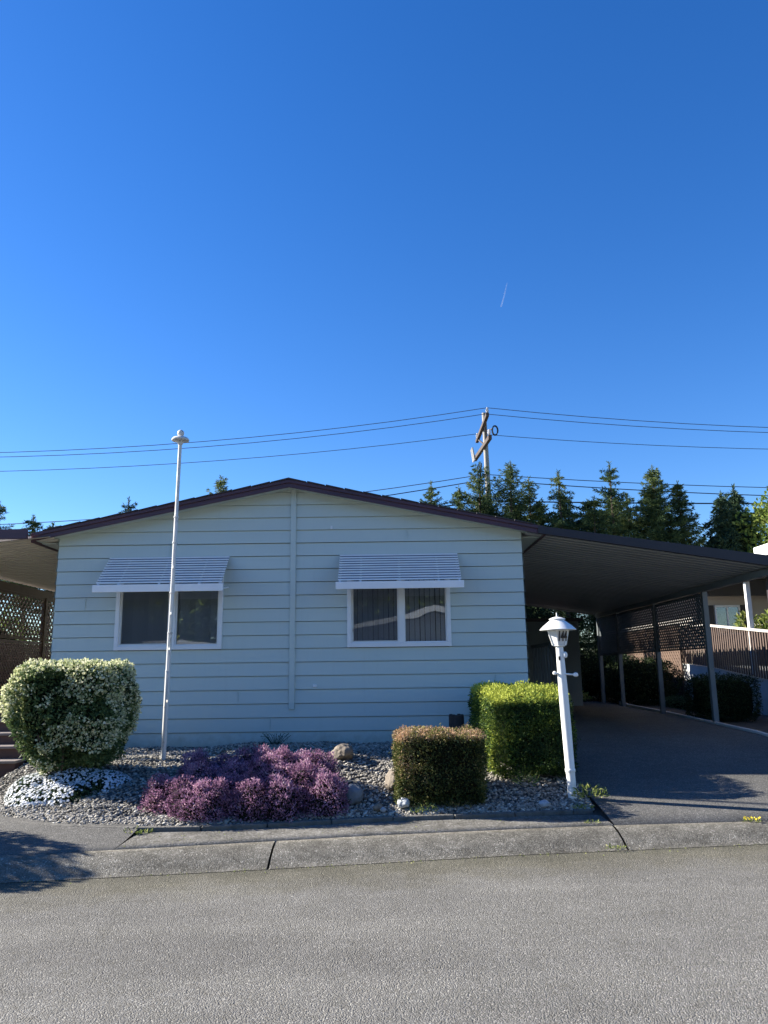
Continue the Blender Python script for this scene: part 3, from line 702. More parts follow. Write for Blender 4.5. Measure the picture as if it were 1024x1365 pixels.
# numerals on the lantern face nearest the street
def text_mesh(body, size, depth, mat, name, parent, loc, rot, sx=1.0):
    cu = bpy.data.curves.new(name, 'FONT'); cu.body = body; cu.size = size; cu.extrude = depth; cu.offset = size*.034; cu.align_x = 'CENTER'; cu.align_y = 'CENTER'; cu.space_character = .93
    t = bpy.data.objects.new(name+'_src', cu); col.objects.link(t)
    bpy.context.view_layer.update(); dg = bpy.context.evaluated_depsgraph_get()
    me = bpy.data.meshes.new_from_object(t.evaluated_get(dg)); col.objects.unlink(t); bpy.data.objects.remove(t)
    me.materials.clear(); me.materials.append(mat); me.name = name
    mt = Matrix.Translation(loc) @ rot @ Matrix.Diagonal((sx,1,1,1)); mt = Matrix.Translation(-wloc(parent)) @ mt
    me.transform(mt); o = bpy.data.objects.new(name, me); col.objects.link(o); o.parent = parent; return o
# face centre angle: faces lie between vertices at .35+k*60deg; nearest to -Y
fa_ = .17 + math.pi/3*4 + math.pi/6      # roughly -Y, slightly to the right
rm_ = .1015*math.cos(math.pi/6)+.0045
zc = hz+.106
lx = cx0-.004
tilt = math.atan2(.051*math.cos(math.pi/6), .176)
rot = Matrix.Rotation(fa_+math.pi/2, 4, 'Z') @ Matrix.Rotation(math.pi/2+tilt, 4, 'X')
text_mesh('144', .150, .002, M['black'], 'number', lant, Vector((lx+.008+rm_*math.cos(fa_), by+rm_*math.sin(fa_), zc)), rot, .50)

# ------------------------------------------------------------------ flagpole
fp = thing('flagpole', (-2.80,10.0,.5), 'tall thin white flagpole with a saucer and ball finial standing in the gravel', 'flagpole')
fx, fy = -2.795, 10.0; L = (.012, 0)
def fl(prof, mat, name, n=14, sm=True):
    mb = MB(); mb.lathe((fx-L[0]*.5, fy, 0), prof, n, lean=L); return mb.build(name, mat, fp, sm)
fl([(.032,.42),(.032,1.62),(.029,1.63),(.029,2.10)], M['galv'], 'lower_pole')
fl([(.026,2.101),(.026,3.62),(.024,3.63),(.024,4.66)], M['galv'], 'upper_pole')
for z in (1.62,2.10,2.62,3.28,3.62,1.18): fl([(.030,z-.012),(.034,z-.009),(.034,z+.009),(.030,z+.012)], M['galv'], 'joint_collar')
fl([(.030,4.62),(.045,4.66),(.115,4.675),(.120,4.69),(.10,4.715),(.05,4.735),(.02,4.75)], M['galv'], 'saucer', 20)
fl([(.004,4.735),(.03,4.742),(.044,4.762),(.047,4.785),(.04,4.808),(.022,4.824),(.004,4.829)], M['galv'], 'finial', 14)
mb = MB()
for z in (2.95,2.35,1.9,1.25): MB().bar((fx+.02,fy-.03,z),(fx+.045,fy-.05,z+.0),.012,.03).build('halyard_cleat', M['galv'], fp)
MB().tube([(fx+.030,fy-.035,1.25),(fx+.034,fy-.04,2.2),(fx+.038,fy-.04,3.3),(fx+.046,fy-.03,4.62)],.003,5).build('halyard', M['galv'], fp)

# dark slatted bin behind the green hedge
bn = thing('planter_post', (.985,11.25,.6), 'short dark ribbed wooden stump by the wall at the left of the green hedge', 'stump')
mb = MB()
for k in range(12):
    a = 2*math.pi*k/12; mb.box(.985+.085*math.cos(a)-.021,.985+.085*math.cos(a)+.021,11.25+.085*math.sin(a)-.021,11.25+.085*math.sin(a)+.021,.55,.955+.008*(k%3))
mb.build('staves', M['blockwood'], bn); MB().lathe((.985,11.25,.55),[(.08,0),(.08,.385)],16).build('core', M['blockwood'], bn)

# ------------------------------------------------------------------ utility pole and wires
up = thing('utility_pole', (4.2,30.2,.6), 'tall weathered utility pole with two slanting crossarms above the conifers', 'utility pole')
MB().tube([(4.28,30.2,.3),(4.22,30.2,8),(4.17,30.2,11.9)],[.15,.115,.09],12).build('pole', M['polewood'], up, True)
A1 = [(4.2,28.35,11.22),(4.2,32.0,11.20)]; A2 = [(4.22,28.35,10.27),(4.2,33.1,10.70)]
arm1 = MB().bar((4.05,28.35,11.22),(4.05,31.9,11.20),.12,.14).build('crossarm', M['armwood'], up)
arm2 = MB().bar((4.10,28.25,10.27),(4.06,32.9,10.67),.13,.16).build('crossarm', M['armwood'], up)
def insul(p, par, h=.22):
    return MB().lathe(p, [(.02,0),(.05,.03),(.05,.06),(.07,.07),(.07,.10),(.045,.12),(.06,.16),(.03,h)], 8).build('insulator', M['porcelain'], par, True)
for y in (28.4,31.7): insul((4.05,y,11.29), arm1)
for y in (28.4,30.8): insul((4.09,y,10.40), arm2)
for y, z in ((32.3,10.68),(32.55,10.70),(32.8,10.72)):
    MB().tube([(3.98,y,z-.2),(3.88,y-.1,z+.35)],[.045,.035],7).build('fuse_cutout', M['porcelain'], up, True)
mb = MB(); mb.bar((4.05,28.9,11.15),(4.2,30.2,10.5),.05,.04); mb.bar((4.05,31.4,11.13),(4.2,30.2,10.5),.05,.04); mb.build('brace', M['armwood'], up)
mb = MB(); rr = [(4.44+.11*math.cos(t), 29.2, 10.83+.19*math.sin(t)) for t in np.linspace(0,2*math.pi,15)]; mb.tube(rr,.035,6); mb.bar((4.2,29.6,10.95),(4.36,29.2,10.92),.04,.04); mb.build('cable_loop', M['black'], up)
mb = MB(); mb.tube([(4.3,32.6,10.4),(4.1,31.6,9.6),(4.05,30.7,8.9),(4.08,30.4,7.0)],.03,6); mb.tube([(4.2,32.3,10.4),(3.95,31.3,9.9),(3.9,30.6,8.8),(4.0,30.4,7.0)],.025,6); mb.build('drop_cable', M['black'], up)
MB().lathe((3.85,30.35,7.3),[(.05,0),(.16,.04),(.16,.7),(.05,.78)],12).build('transformer', M['porcelain'], up, True)
def wire(name_l, pts, r=.013):
    P_ = []
    for i in range(len(pts)-1):
        a, b_, sag = Vector(pts[i][0]), Vector(pts[i+1][0]), pts[i+1][1]
        for k in range(24):
            t = k/24; p = a.lerp(b_, t); p.z -= 4*sag*t*(1-t); P_.append(p)
    P_.append(Vector(pts[-1][0])); o = MB().tube(P_, r, 5).build('power_line', M['wire'], None, True)
    tag(o, name_l, 'power line', 'power lines across the sky'); return o
wire('topmost power line running over the utility pole', [((-40,28.4,11.9),0),((4.05,28.4,11.5),1.75),((50,28.4,12.8),1.75)])
wire('second power line just under the topmost one', [((-40,28.9,12.0),0),((4.05,28.9,11.42),1.78),((50,28.9,12.9),1.75)])
wire('third power line below the top pair', [((-40,31.7,11.4),0),((4.05,31.7,11.48),1.35),((50,31.7,12.4),1.4)])
wire('fourth power line dipping toward the conifer tops', [((-40,30.4,8.6),0),((4.1,30.4,9.35),1.5),((50,30.4,9.8),1.1)], .016)
wire('fifth power line just beneath the fourth', [((-40,30.3,8.2),0),((4.1,30.3,9.1),1.6),((50,30.3,9.4),1.2)], .02)
wire('lowest thick cable passing behind the conifer tops', [((-40,30.0,7.6),0),((4.1,30.0,8.15),1.2),((50,30.0,8.6),.5)], .028)

# contrail, kilometres away
m, n, b, o = new_mat('contrail_vapour'); b.inputs['Base Color'].default_value = (.9,.92,.95,1); b.inputs['Roughness'].default_value = 1
t = n.nodes.new('ShaderNodeBsdfTransparent'); mx = n.nodes.new('ShaderNodeMixShader'); mx.inputs[0].default_value = .08
n.links.new(t.outputs[0], mx.inputs[1]); n.links.new(b.outputs[0], mx.inputs[2]); n.links.new(mx.outputs[0], o.inputs[0])
def pt(d, e, r): return (r*d[0], r*d[1], r*d[2]+1.6)
ct = MB().tube([(.1636*9000,.9170*9000,.4896*9000),(.1605*9000,.9235*9000,.4760*9000),(.1565*9000,.9300*9000,.4625*9000)],[3,6,8],8).build('contrail', m, None, True)
tag(ct, 'short faint white contrail high in the blue sky', 'contrail')

# ------------------------------------------------------------------ foliage
from mathutils import noise as mnoise
def norm(a): return a/np.maximum(np.linalg.norm(a, axis=1, keepdims=True), 1e-6)
def leaf_geo(P, N, size, aspect=.5, out_mix=.6, seed=0, fold=.25):
    r = np.random.default_rng(seed); n = len(P)
    d = norm(N*out_mix + norm(r.normal(size=(n,3)))*(1-out_mix)*1.6)
    s = norm(np.cross(d, norm(r.normal(size=(n,3))))); u = np.cross(d, s)
    L = (size*r.uniform(.65,1.3,n))[:,None]; W = L*aspect
    a = P; b = P + d*L*.5 + s*W*.5 + u*W*fold; c = P + d*L; e = P + d*L*.5 - s*W*.5 + u*W*fold
    V = np.stack([a,b,c,e],1).reshape(-1,3); F = np.arange(4*n).reshape(n,4); return V, F
def sbox_pts(n, e, r, zmin=-1.0):
    q = r.uniform(-1,1,(n*2,3)); ax = r.integers(0,3,n*2); sg = r.choice([-1,1], n*2); q[np.arange(n*2), ax] = sg
    s = (np.abs(q)**e).sum(1)**(-1/e); q = q*s[:,None]; nn = norm(np.sign(q)*np.abs(q)**(e-1)); k = q[:,2] > zmin
    return q[k][:n], nn[k][:n]
def nz(P, sc_, off=0.0): return np.array([mnoise.noise(Vector((p[0]*sc_+off, p[1]*sc_, p[2]*sc_))) for p in P])
def foliage(name, cx, cy, cz0, hx, hy, hz_, e, n, size, mat, core, parent, seed, amp=.03, nsc=6, aspect=.5, depth=.05, shape=None, out_mix=.55, rbias=None, zmin=-1.0, rmix=.35, core_s=.82):
    r = np.random.default_rng(seed); q, nn = sbox_pts(n, e, r, zmin); P = q*np.array([hx,hy,hz_]) + np.array([cx,cy,cz0+hz_])
    nn = norm(nn/np.array([hx,hy,hz_]))
    if shape: P = shape(P)
    P = P + nn*(amp*nz(P, nsc, seed)*1.6 + r.uniform(-depth, depth*.35, len(P)) + (r.uniform(0,1,len(P)) < .015)*r.uniform(.01,.05,len(P)))[:,None]
    V, F = leaf_geo(P, nn, size, aspect, out_mix, seed)
    rn = np.clip(.5 + rmix*nz(P, nsc*.5, seed+9)*1.4 + r.normal(0,.2,len(P)), 0, 1)
    if rbias is not None: rn = np.clip(rn + rbias(P, nn), 0, 1)
    rn = np.repeat(rn, 4)
    # inner body
    U = 20; VV = []; FF = []
    for i in range(U+1):
        ph = math.pi*(i/U-.5)
        for j in range(U):
            th = 2*math.pi*j/U; dd = np.array([math.cos(ph)*math.cos(th), math.cos(ph)*math.sin(th), math.sin(ph)]); s = (np.abs(dd)**e).sum()**(-1/e)
            VV.append(dd*s*core_s)
    VV = np.array(VV)*np.array([hx,hy,hz_]) + np.array([cx,cy,cz0+hz_])
    if shape: VV = shape(VV)
    for i in range(U):
        for j in range(U): FF.append((i*U+j, i*U+(j+1)%U, (i+1)*U+(j+1)%U, (i+1)*U+j))
    F2 = np.array(FF) + len(V); mi = np.r_[np.zeros(len(F)), np.ones(len(F2))].astype(int)
    return np_mesh(name, np.r_[V, VV], np.r_[F, F2], [mat, core], parent, np.r_[rn, np.zeros(len(VV))], mi)
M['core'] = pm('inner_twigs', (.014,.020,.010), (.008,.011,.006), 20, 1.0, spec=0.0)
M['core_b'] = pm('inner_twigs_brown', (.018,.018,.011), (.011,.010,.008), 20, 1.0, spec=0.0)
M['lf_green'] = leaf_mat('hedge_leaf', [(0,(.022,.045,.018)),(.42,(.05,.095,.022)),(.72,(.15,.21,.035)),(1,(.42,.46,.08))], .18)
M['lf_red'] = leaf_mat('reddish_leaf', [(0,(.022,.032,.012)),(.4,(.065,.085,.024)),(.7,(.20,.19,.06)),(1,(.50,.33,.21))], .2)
M['lf_bush'] = leaf_mat('bush_leaf', [(0,(.03,.055,.025)),(.5,(.08,.13,.045)),(.8,(.20,.26,.10)),(1,(.38,.42,.22))], .3)
M['fl_cream'] = leaf_mat('cream_blossom', [(0,(.36,.42,.20)),(.5,(.66,.67,.40)),(1,(.84,.81,.60))], .35)
M['fl_white'] = leaf_mat('white_blossom', [(0,(.62,.65,.68)),(1,(.82,.84,.86))], .25)
M['lf_low'] = leaf_mat('low_leaf', [(0,(.03,.06,.035)),(1,(.09,.15,.07))], .3)
M['heather'] = leaf_mat('heather_sprig', [(0,(.05,.06,.04)),(.22,(.17,.085,.15)),(.6,(.40,.215,.34)),(.85,(.62,.40,.49)),(1,(.78,.58,.60))], .35)
M['weed'] = leaf_mat('weed_leaf', [(0,(.07,.12,.03)),(.6,(.22,.27,.07)),(1,(.42,.42,.16))], .35)
M['yellow'] = leaf_mat('yellow_petal', [(0,(.62,.50,.05)),(1,(.75,.62,.08))], .3)

# green clipped hedge
gh = thing('green_hedge', (1.7,10.1,.45), 'large box clipped green hedge between the lamp post and the home', 'hedge')
def gshape(P):
    P = P.copy(); f = np.clip((9.9-P[:,1])/.9, 0, 1); top = np.clip((P[:,2]-.9)/.45, 0, 1); P[:,2] -= .10*f*f*top; return P
def gb(P, nn): return .62*np.clip(nn[:,2]*1.3,0,1)+.30*np.clip((P[:,2]-1.16)/.12,0,1) - .32 + .34*np.clip((1.50-P[:,0])/.12,0,1)  # brighter top growth and left side, darker front: sun and shade in leaf colour
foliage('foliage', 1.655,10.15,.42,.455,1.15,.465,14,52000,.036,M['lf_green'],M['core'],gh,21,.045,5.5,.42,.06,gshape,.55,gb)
# reddish clipped hedge
rh = thing('reddish_hedge', (.55,8.72,.3), 'small square clipped hedge with reddish tips near the street', 'hedge')
def rb_(P, nn): return .50*np.clip((P[:,2]-.83)/.06,0,1) - .22 + .30*np.clip((.30-P[:,0])/.1,0,1)  # reddish top tips; paler left and darker front put sun and shade into colour
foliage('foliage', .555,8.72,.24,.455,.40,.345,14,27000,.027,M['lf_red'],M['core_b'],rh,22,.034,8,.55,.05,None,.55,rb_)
mb = MB()
for k in range(9):
    a = (.25+k*.075, 8.55+.04*(k%3), .2); mb.tube([a,(a[0]+.02*math.sin(k),a[1],.4)],.010,5)
mb.build('stem', M['bark'], rh)
# big blossoming shrub
bs = thing('blossoming_shrub', (-3.75,9.35,.45), 'big rounded shrub covered in cream blossom left of the flagpole', 'shrub')
def bshape(P):
    P = P.copy(); t = np.clip((P[:,2]-.62)/1.15, 0, 1); s = .70+.30*np.clip(t*2.2,0,1)**.8; P[:,0] = -3.64+(P[:,0]+3.64)*s+.05*(1-t); P[:,1] = 9.2+(P[:,1]-9.2)*s; return P
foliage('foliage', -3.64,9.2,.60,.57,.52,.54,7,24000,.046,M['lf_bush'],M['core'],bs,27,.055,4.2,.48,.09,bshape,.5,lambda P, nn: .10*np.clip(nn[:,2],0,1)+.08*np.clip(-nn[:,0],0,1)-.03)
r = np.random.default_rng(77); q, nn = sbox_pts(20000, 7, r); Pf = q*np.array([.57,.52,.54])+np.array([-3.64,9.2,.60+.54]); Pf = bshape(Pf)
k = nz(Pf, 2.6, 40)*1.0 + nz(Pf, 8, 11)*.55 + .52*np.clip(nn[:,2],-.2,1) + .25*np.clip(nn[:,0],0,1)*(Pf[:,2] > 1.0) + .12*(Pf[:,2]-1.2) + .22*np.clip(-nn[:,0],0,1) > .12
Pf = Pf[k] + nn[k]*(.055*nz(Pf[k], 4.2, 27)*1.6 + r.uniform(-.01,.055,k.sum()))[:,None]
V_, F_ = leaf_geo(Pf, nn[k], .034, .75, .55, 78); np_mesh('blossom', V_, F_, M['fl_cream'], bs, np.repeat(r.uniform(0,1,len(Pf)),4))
mb = MB()
for k in range(13):
    a = k*.62; x0, y0 = -3.66+.13*math.cos(a), 9.15+.12*math.sin(a); mb.tube([(x0,y0,.38),(x0+.13*math.cos(a),y0+.12*math.sin(a)-.03,.62),(x0+.36*math.cos(a),y0+.3*math.sin(a),.95)],[.022,.018,.010],6)
mb.build('stem', M['bark'], bs)
# candytuft
cdt = thing('white_flower_mound', (-3.55,8.75,.3), 'low spreading mound of tiny white flowers under the big blossoming shrub', 'flowers')
def mounds(cs, n, r, keep=.0):
    Ps, Ns = [], []
    tot = sum(c[3]*c[4] for c in cs)
    for (x, y, z, ax_, ay, h) in cs:
        m_ = int(n*ax_*ay/tot) if False else int(n/len(cs)); th = r.uniform(0,2*np.pi,m_); u = r.uniform(0,1,m_); ph = np.arcsin(u)
        d = np.stack([np.cos(ph)*np.cos(th), np.cos(ph)*np.sin(th), np.sin(ph)],1); Ps.append(np.array([x,y,z])+d*np.array([ax_,ay,h])); Ns.append(norm(d/np.array([ax_,ay,h])))
    P, N = np.concatenate(Ps), np.concatenate(Ns); ins = np.zeros(len(P), bool)
    for (x, y, z, ax_, ay, h) in cs: ins |= (((P-np.array([x,y,z]))/np.array([ax_,ay,h]))**2).sum(1) < .9
    return P[~ins], N[~ins]
def gz(x, y): return bedz(x, y)
cs = [(-3.70,8.85,.14,.46,.32,.26),(-3.40,8.80,.17,.40,.30,.26),(-3.15,9.0,.26,.34,.3,.26),(-3.5,9.05,.30,.42,.3,.27),(-3.9,9.05,.22,.34,.3,.28)]
def mound_body(cs, parent, mat, name='undergrowth', s=.9):
    mb = MB()
    for (x,y,z,a,b_,h) in cs:
        vs=[];fs=[]
        for i in range(7):
            ph = (math.pi/2)*i/6
            for j in range(14): th=2*math.pi*j/14; vs.append((x+s*a*math.cos(ph)*math.cos(th),y+s*b_*math.cos(ph)*math.sin(th),z+s*h*math.sin(ph)))
        for i in range(6):
            for j in range(14): fs.append((i*14+j,i*14+(j+1)%14,(i+1)*14+(j+1)%14,(i+1)*14+j))
        mb.add(vs,fs)
    return mb.build(name, mat, parent, True)
r = np.random.default_rng(31)
P_, N_ = mounds(cs, 16000, r); V_, F_ = leaf_geo(P_, N_, .03, .35, .4, 32); np_mesh('leaves', V_, F_, M['lf_low'], cdt, np.repeat(r.uniform(0,1,len(P_)),4)); mound_body(cs, cdt, M['core'])
P_, N_ = mounds(cs, 7500, r); VV=[];FF=[];RR=[]
fr_v = np.array([[math.cos(t)*(1 if k%2 else .62), math.sin(t)*(1 if k%2 else .62), 0] for k,t in enumerate(np.linspace(0,2*math.pi,10,endpoint=False))])
fan = [(0,1,2,9),(2,3,4,9),(4,5,6,9),(6,7,8,9)]
keep = nz(P_, 3.0, 5) + .1*r.normal(size=len(P_)) > -.38
P_ = P_[keep]; N_ = N_[keep]
Q = norm(N_ + r.normal(0,.35,N_.shape) + np.array([-.1,-.1,.35])); s1 = norm(np.cross(Q, r.normal(size=Q.shape))); s2 = np.cross(Q, s1)
S_ = r.uniform(.011,.020,len(P_))[:,None]
VV = (P_+Q*.022)[:,None,:] + (s1*S_)[:,None,:]*fr_v[None,:,0:1] + (s2*S_)[:,None,:]*fr_v[None,:,1:2]
FF = (np.array(fan)[None]+(np.arange(len(P_))*10)[:,None,None]).reshape(-1,4)
np_mesh('blossom', VV.reshape(-1,3), FF, M['fl_white'], cdt, np.repeat(r.uniform(0,1,len(P_)),10))
# heathers
def heather(lab, cs, n, seed, x, y):
    t = thing('heather', (x, y, .25), lab, 'heather', 'heather clumps in the front bed'); r = np.random.default_rng(seed)
    P_, N_ = mounds(cs, n, r); P_ = P_ + N_*(nz(P_, 11, seed)*.075 + r.uniform(-.04,.03,len(P_)))[:,None]
    U_ = norm(N_*.7+np.array([0,0,.55])); V_, F_ = leaf_geo(P_, U_, .030, .36, .60, seed)
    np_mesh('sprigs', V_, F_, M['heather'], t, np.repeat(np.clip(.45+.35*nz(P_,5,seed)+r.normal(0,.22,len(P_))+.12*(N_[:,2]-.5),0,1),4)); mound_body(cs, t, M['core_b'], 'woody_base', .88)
    return t
def hmounds(seed, x0, x1, y0, y1, n, h0, h1):
    r = random.Random(seed); o = []
    for k in range(n):
        x = x0+(x1-x0)*((k+.5)/n)+r.uniform(-.08,.08); y = r.uniform(y0, y1); a = r.uniform(.17,.26)
        o.append((x, y, bedz(x, y)-.06, a, a*r.uniform(.85,1.1), r.uniform(h0, h1)+.06))
    return o
heather('low pink heather clump at the left end, overhanging the edging', hmounds(1,-2.25,-1.45,8.02,8.35,9,.22,.31), 38000, 41, -1.9, 8.2)
heather('deep purple heather behind the low pink clump', hmounds(2,-2.25,-1.15,8.5,9.0,11,.22,.33), 38000, 42, -1.7, 8.75)
heather('tall pink heather clump at the right, beside the blue grey boulder', hmounds(3,-1.35,-.66,8.1,8.85,13,.27,.40), 52000, 43, -.95, 8.5)

# small weeds and seedlings
def weed(x, y, z, rad, h, n, size, mat, label, cat='weed', seed=0, name='weed', spread=1.0, aspect=.3, group=None):
    r = np.random.default_rng(seed); a = r.uniform(0,2*np.pi,n); q = rad*np.sqrt(r.uniform(0,1,n))
    P = np.stack([x+q*np.cos(a), y+q*np.sin(a)*.6, z+r.uniform(0,1,n)**1.3*h*(1-.6*q/rad)],1); N = np.stack([np.cos(a)*spread, np.sin(a)*spread, np.full(n,.9)],1)
    V, F = leaf_geo(P, norm(N), size, aspect, .7, seed)
    o = np_mesh(name, V, F, mat, None, np.repeat(r.uniform(0,1,n),4)); return tag(o, label, cat, group)
weed(-2.36,7.68,.125,.14,.03,70,.05,M['weed'],'flat light green weed on the pavement in front of the pink heather',seed=1)
weed(2.13,8.52,.26,.17,.16,170,.05,M['weed'],'yellow green weed crowding round the foot of the lamp post',seed=2)
weed(2.02,8.38,.17,.12,.05,70,.035,M['weed'],'low weed on the corner of the bed right of the lamp post',seed=3)
weed(1.98,7.9,.118,.07,.03,35,.03,M['weed'],'tiny weed in the kerb joint below the lamp post',seed=4)
weed(2.02,7.30,.02,.09,.025,45,.028,M['weed'],'small weed in the gutter at the kerb joint',seed=14)
weed(3.50,7.86,.115,.08,.03,40,.03,M['weed'],'small green plant with yellow flowers at the driveway edge',seed=5)
r = np.random.default_rng(9)
yf = weed(3.50,7.85,.14,.08,.02,26,.022,M['yellow'],'bunch of tiny yellow flowers on the kerb at the right','flowers',seed=6,name='yellow_flowers',aspect=.9)
weed(1.52,8.80,.36,.12,.10,60,.09,M['weed'],'spiky green leaves in the gravel left of the lamp post',seed=7,aspect=.13,name='iris')
weed(.72,8.30,.20,.14,.10,110,.035,M['lf_red'],'straggly low plant under the front of the reddish hedge',seed=8,name='low_plant')
weed(.36,8.26,.18,.13,.12,120,.035,M['weed'],'pale green straggly plant at the left foot of the reddish hedge',seed=18,name='low_plant')
weed(-4.35,8.85,.16,.22,.05,120,.04,M['weed'],'sparse pale ground plant left of the white flower mound',seed=10,name='low_plant')
# thin wiry plant against the wall
wp = thing('wiry_plant', (-1.6,11.45,.58), 'thin wiry dark green plant against the wall below the batten', 'plant'); mb = MB()
for k in range(16):
    a = -1+2*k/15; mb.tube([(-1.6+a*.05,11.48,.56),(-1.6+a*.14,11.47,.66+.03*math.cos(k)),(-1.6+a*.22,11.46,.68+.05*abs(math.sin(k*1.7)))],.0035,4)
mb.build('stem', M['lf_low'], wp)
r = np.random.default_rng(12); n_ = 130; P_ = np.stack([-1.6+r.uniform(-.2,.2,n_), np.full(n_,11.46), .6+r.uniform(0,.13,n_)],1); V_,F_ = leaf_geo(P_, np.tile([0,-.2,1.0],(n_,1)), .022,.35,.4,13); np_mesh('leaves', V_, F_, M['lf_low'], wp, np.repeat(r.uniform(0,.6,n_),4))
# fallen leaves along the gutter and on the pavement
r = np.random.default_rng(15); P_=[]
for k in range(150):
    x = r.uniform(-3,4); P_.append((x, kb(x)-abs(r.normal(0,.07))-.02, .012))
for k in range(70):
    x = r.uniform(-2.3,2); P_.append((x, r.uniform(kt(x)+.05, bed_front(x)-.1), .136))
P_ = np.array(P_); V_,F_ = leaf_geo(P_, np.stack([r.normal(size=len(P_)), r.normal(size=len(P_)), np.full(len(P_),.15)],1), .014,.6,.9,16)
tag(np_mesh('leaf_litter', V_, F_, M['weed'], None, np.repeat(r.uniform(.3,1,len(P_)),4)), 'specks of dry leaf litter along the gutter and pavement', 'leaves', kind='stuff')

# dark clipped shrub by the neighbour's ramp, undergrowth, plants
def shrub(name, cx, cy, z, hx, hy, hh, n, size, mat, label, seed, e=3.2, cat='shrub', amp=.06, group=None, aspect=.5):
    t = thing(name, (cx, cy, z), label, cat, group); foliage('foliage', cx, cy, z, hx, hy, hh, e, n, size, mat, M['core'], t, seed, amp, 3, aspect, .08); return t
shrub('shrub', 6.62,15.6,.55,.55,.6,.42,9000,.04,M['lf_dark'],'dark clipped shrub in front of the white skirting past the carport',51,5)
shrub('shrub', 6.9,21.6,.6,.8,1.2,.6,8000,.07,M['lf_dark'],'dark leafy shrub behind the rear carport posts',52,2.4,amp=.2)
shrub('shrub', 5.9,23.6,.6,1.3,.9,.75,9000,.08,M['lf_dark'],'large dark shrub closing the view behind the carport',53,2.2,amp=.3)
shrub('shrub', 3.7,24.0,.6,2.0,.9,1.7,12000,.09,M['lf_dark'],'tall dark hedge bush rising behind the storage shed',54,2.6,amp=.3)
shrub('shrub', 7.3,18.6,.5,.3,2.2,.16,5000,.05,M['lf_low'],'low strip of dark ground plants along the white skirting',55,3)
weed(5.35,22.0,.68,.3,.35,150,.11,M['weed'],'sunlit yellow green leaves behind the rear carport post',seed=19,name='low_plant',aspect=.5)
pl = weed(8.35,17.9,2.35,.24,.55,120,.17,M['weed'],'bright leafy potted plant on the porch rail ledge','plant',seed=20,name='porch_plant',aspect=.35)
pl = weed(8.75,17.6,2.35,.24,.5,120,.17,M['weed'],'second bright leafy plant nearer the white porch post','plant',seed=24,name='porch_plant',aspect=.35)

# conifers
M['needle'] = leaf_mat('conifer_needles', [(0,(.022,.045,.022)),(.5,(.07,.11,.042)),(.85,(.14,.18,.065)),(1,(.22,.25,.09))], .25)
M['needle_b'] = leaf_mat('cedar_needles', [(0,(.022,.042,.030)),(.5,(.045,.08,.045)),(1,(.11,.16,.07))], .25)
def conifer(x, y, H, Rad, seed, label, mat, up_=.45, droop=.5, nb=150, ssz=.14, z0=.6, p=.85, open_=1.0, lean=0.0, group='conifers behind the home', dense_=False):
    r = np.random.default_rng(seed); t = thing('conifer', (x, y, z0), label, 'tree', group)
    def ctr(h): return np.array([x+lean*(h/H)**2*1.0, y, z0+h])
    MB().tube([ctr(H*f) for f in (0,.3,.6,.85,1.0)],[H*.018,H*.014,H*.009,H*.004,.012],8).build('trunk', M['bark'], t, True)
    Ps, Ds = [], []
    h = H*.12; lv = 0
    while h < H*.975:
        f = h/H; nbr = 6 if dense_ else 5; lv += 1
        for b_i in range(nbr):
            az = lv*1.1 + b_i*2*math.pi/nbr + r.uniform(-.35,.35); Lb = Rad*(1-f)**p*r.uniform(.55,1.15)+.04
            if r.uniform() < .16*open_: Lb *= 1.45
            if r.uniform() < .12*open_: continue
            e = up_*(.25+.9*f)+r.normal(0,.14); b0 = ctr(h+r.uniform(-.08,.08)); dh = np.array([math.cos(az), math.sin(az), 0.]); sd_ = np.array([-dh[1], dh[0], 0.])
            st = max(3, int(Lb/(.075 if f > .5 else .17))); s = np.linspace(.05,1,st)
            base = b0 + np.outer(s*Lb, dh) + np.stack([0*s,0*s,s*Lb*e - droop*(s**1.8)*Lb + .25*Lb*s**4],1)
            for sg in (-1,1,0):
                tl = (.34*Lb*(1-s)**.8*np.minimum(1,s*3)+.07)*r.uniform(.5,1.2,st)
                if sg == 0: tl = tl*.4
                k = 7 if f > .5 else 4
                for j in range(k):
                    q = (j+.3)/k; tw = dh*.66+sd_*.74*sg + np.array([0,0,(.05 if sg else .45)-droop*.5*q])
                    pp = base + tw[None]*(tl*q)[:,None] + r.normal(0,.012,(st,3)); Ps.append(pp); dd = np.tile(tw,(st,1)) + r.normal(0,.38,(st,3)); dd[:,2] -= droop*.3; Ds.append(dd)
        h += (.15 if dense_ else .19)*(1.0 if f > .5 else 1.7)*r.uniform(.8,1.25)
    # leader
    hh = np.linspace(.88,1.0,26); 
    for a in range(5):
        Ps.append(np.array([ctr(H*q) for q in hh])); dd = r.normal(0,.6,(26,3)); dd[:,2] += .9; Ds.append(dd)
    P, Dd = np.concatenate(Ps), norm(np.concatenate(Ds)); V, F = leaf_geo(P, Dd, ssz, .21, .85, seed, .15)
    rn = np.clip(.45+.5*nz(P[::1], .9, seed)+r.normal(0,.18,len(P)),0,1)
    np_mesh('crown', V, F, mat, t, np.repeat(rn,4)); return t
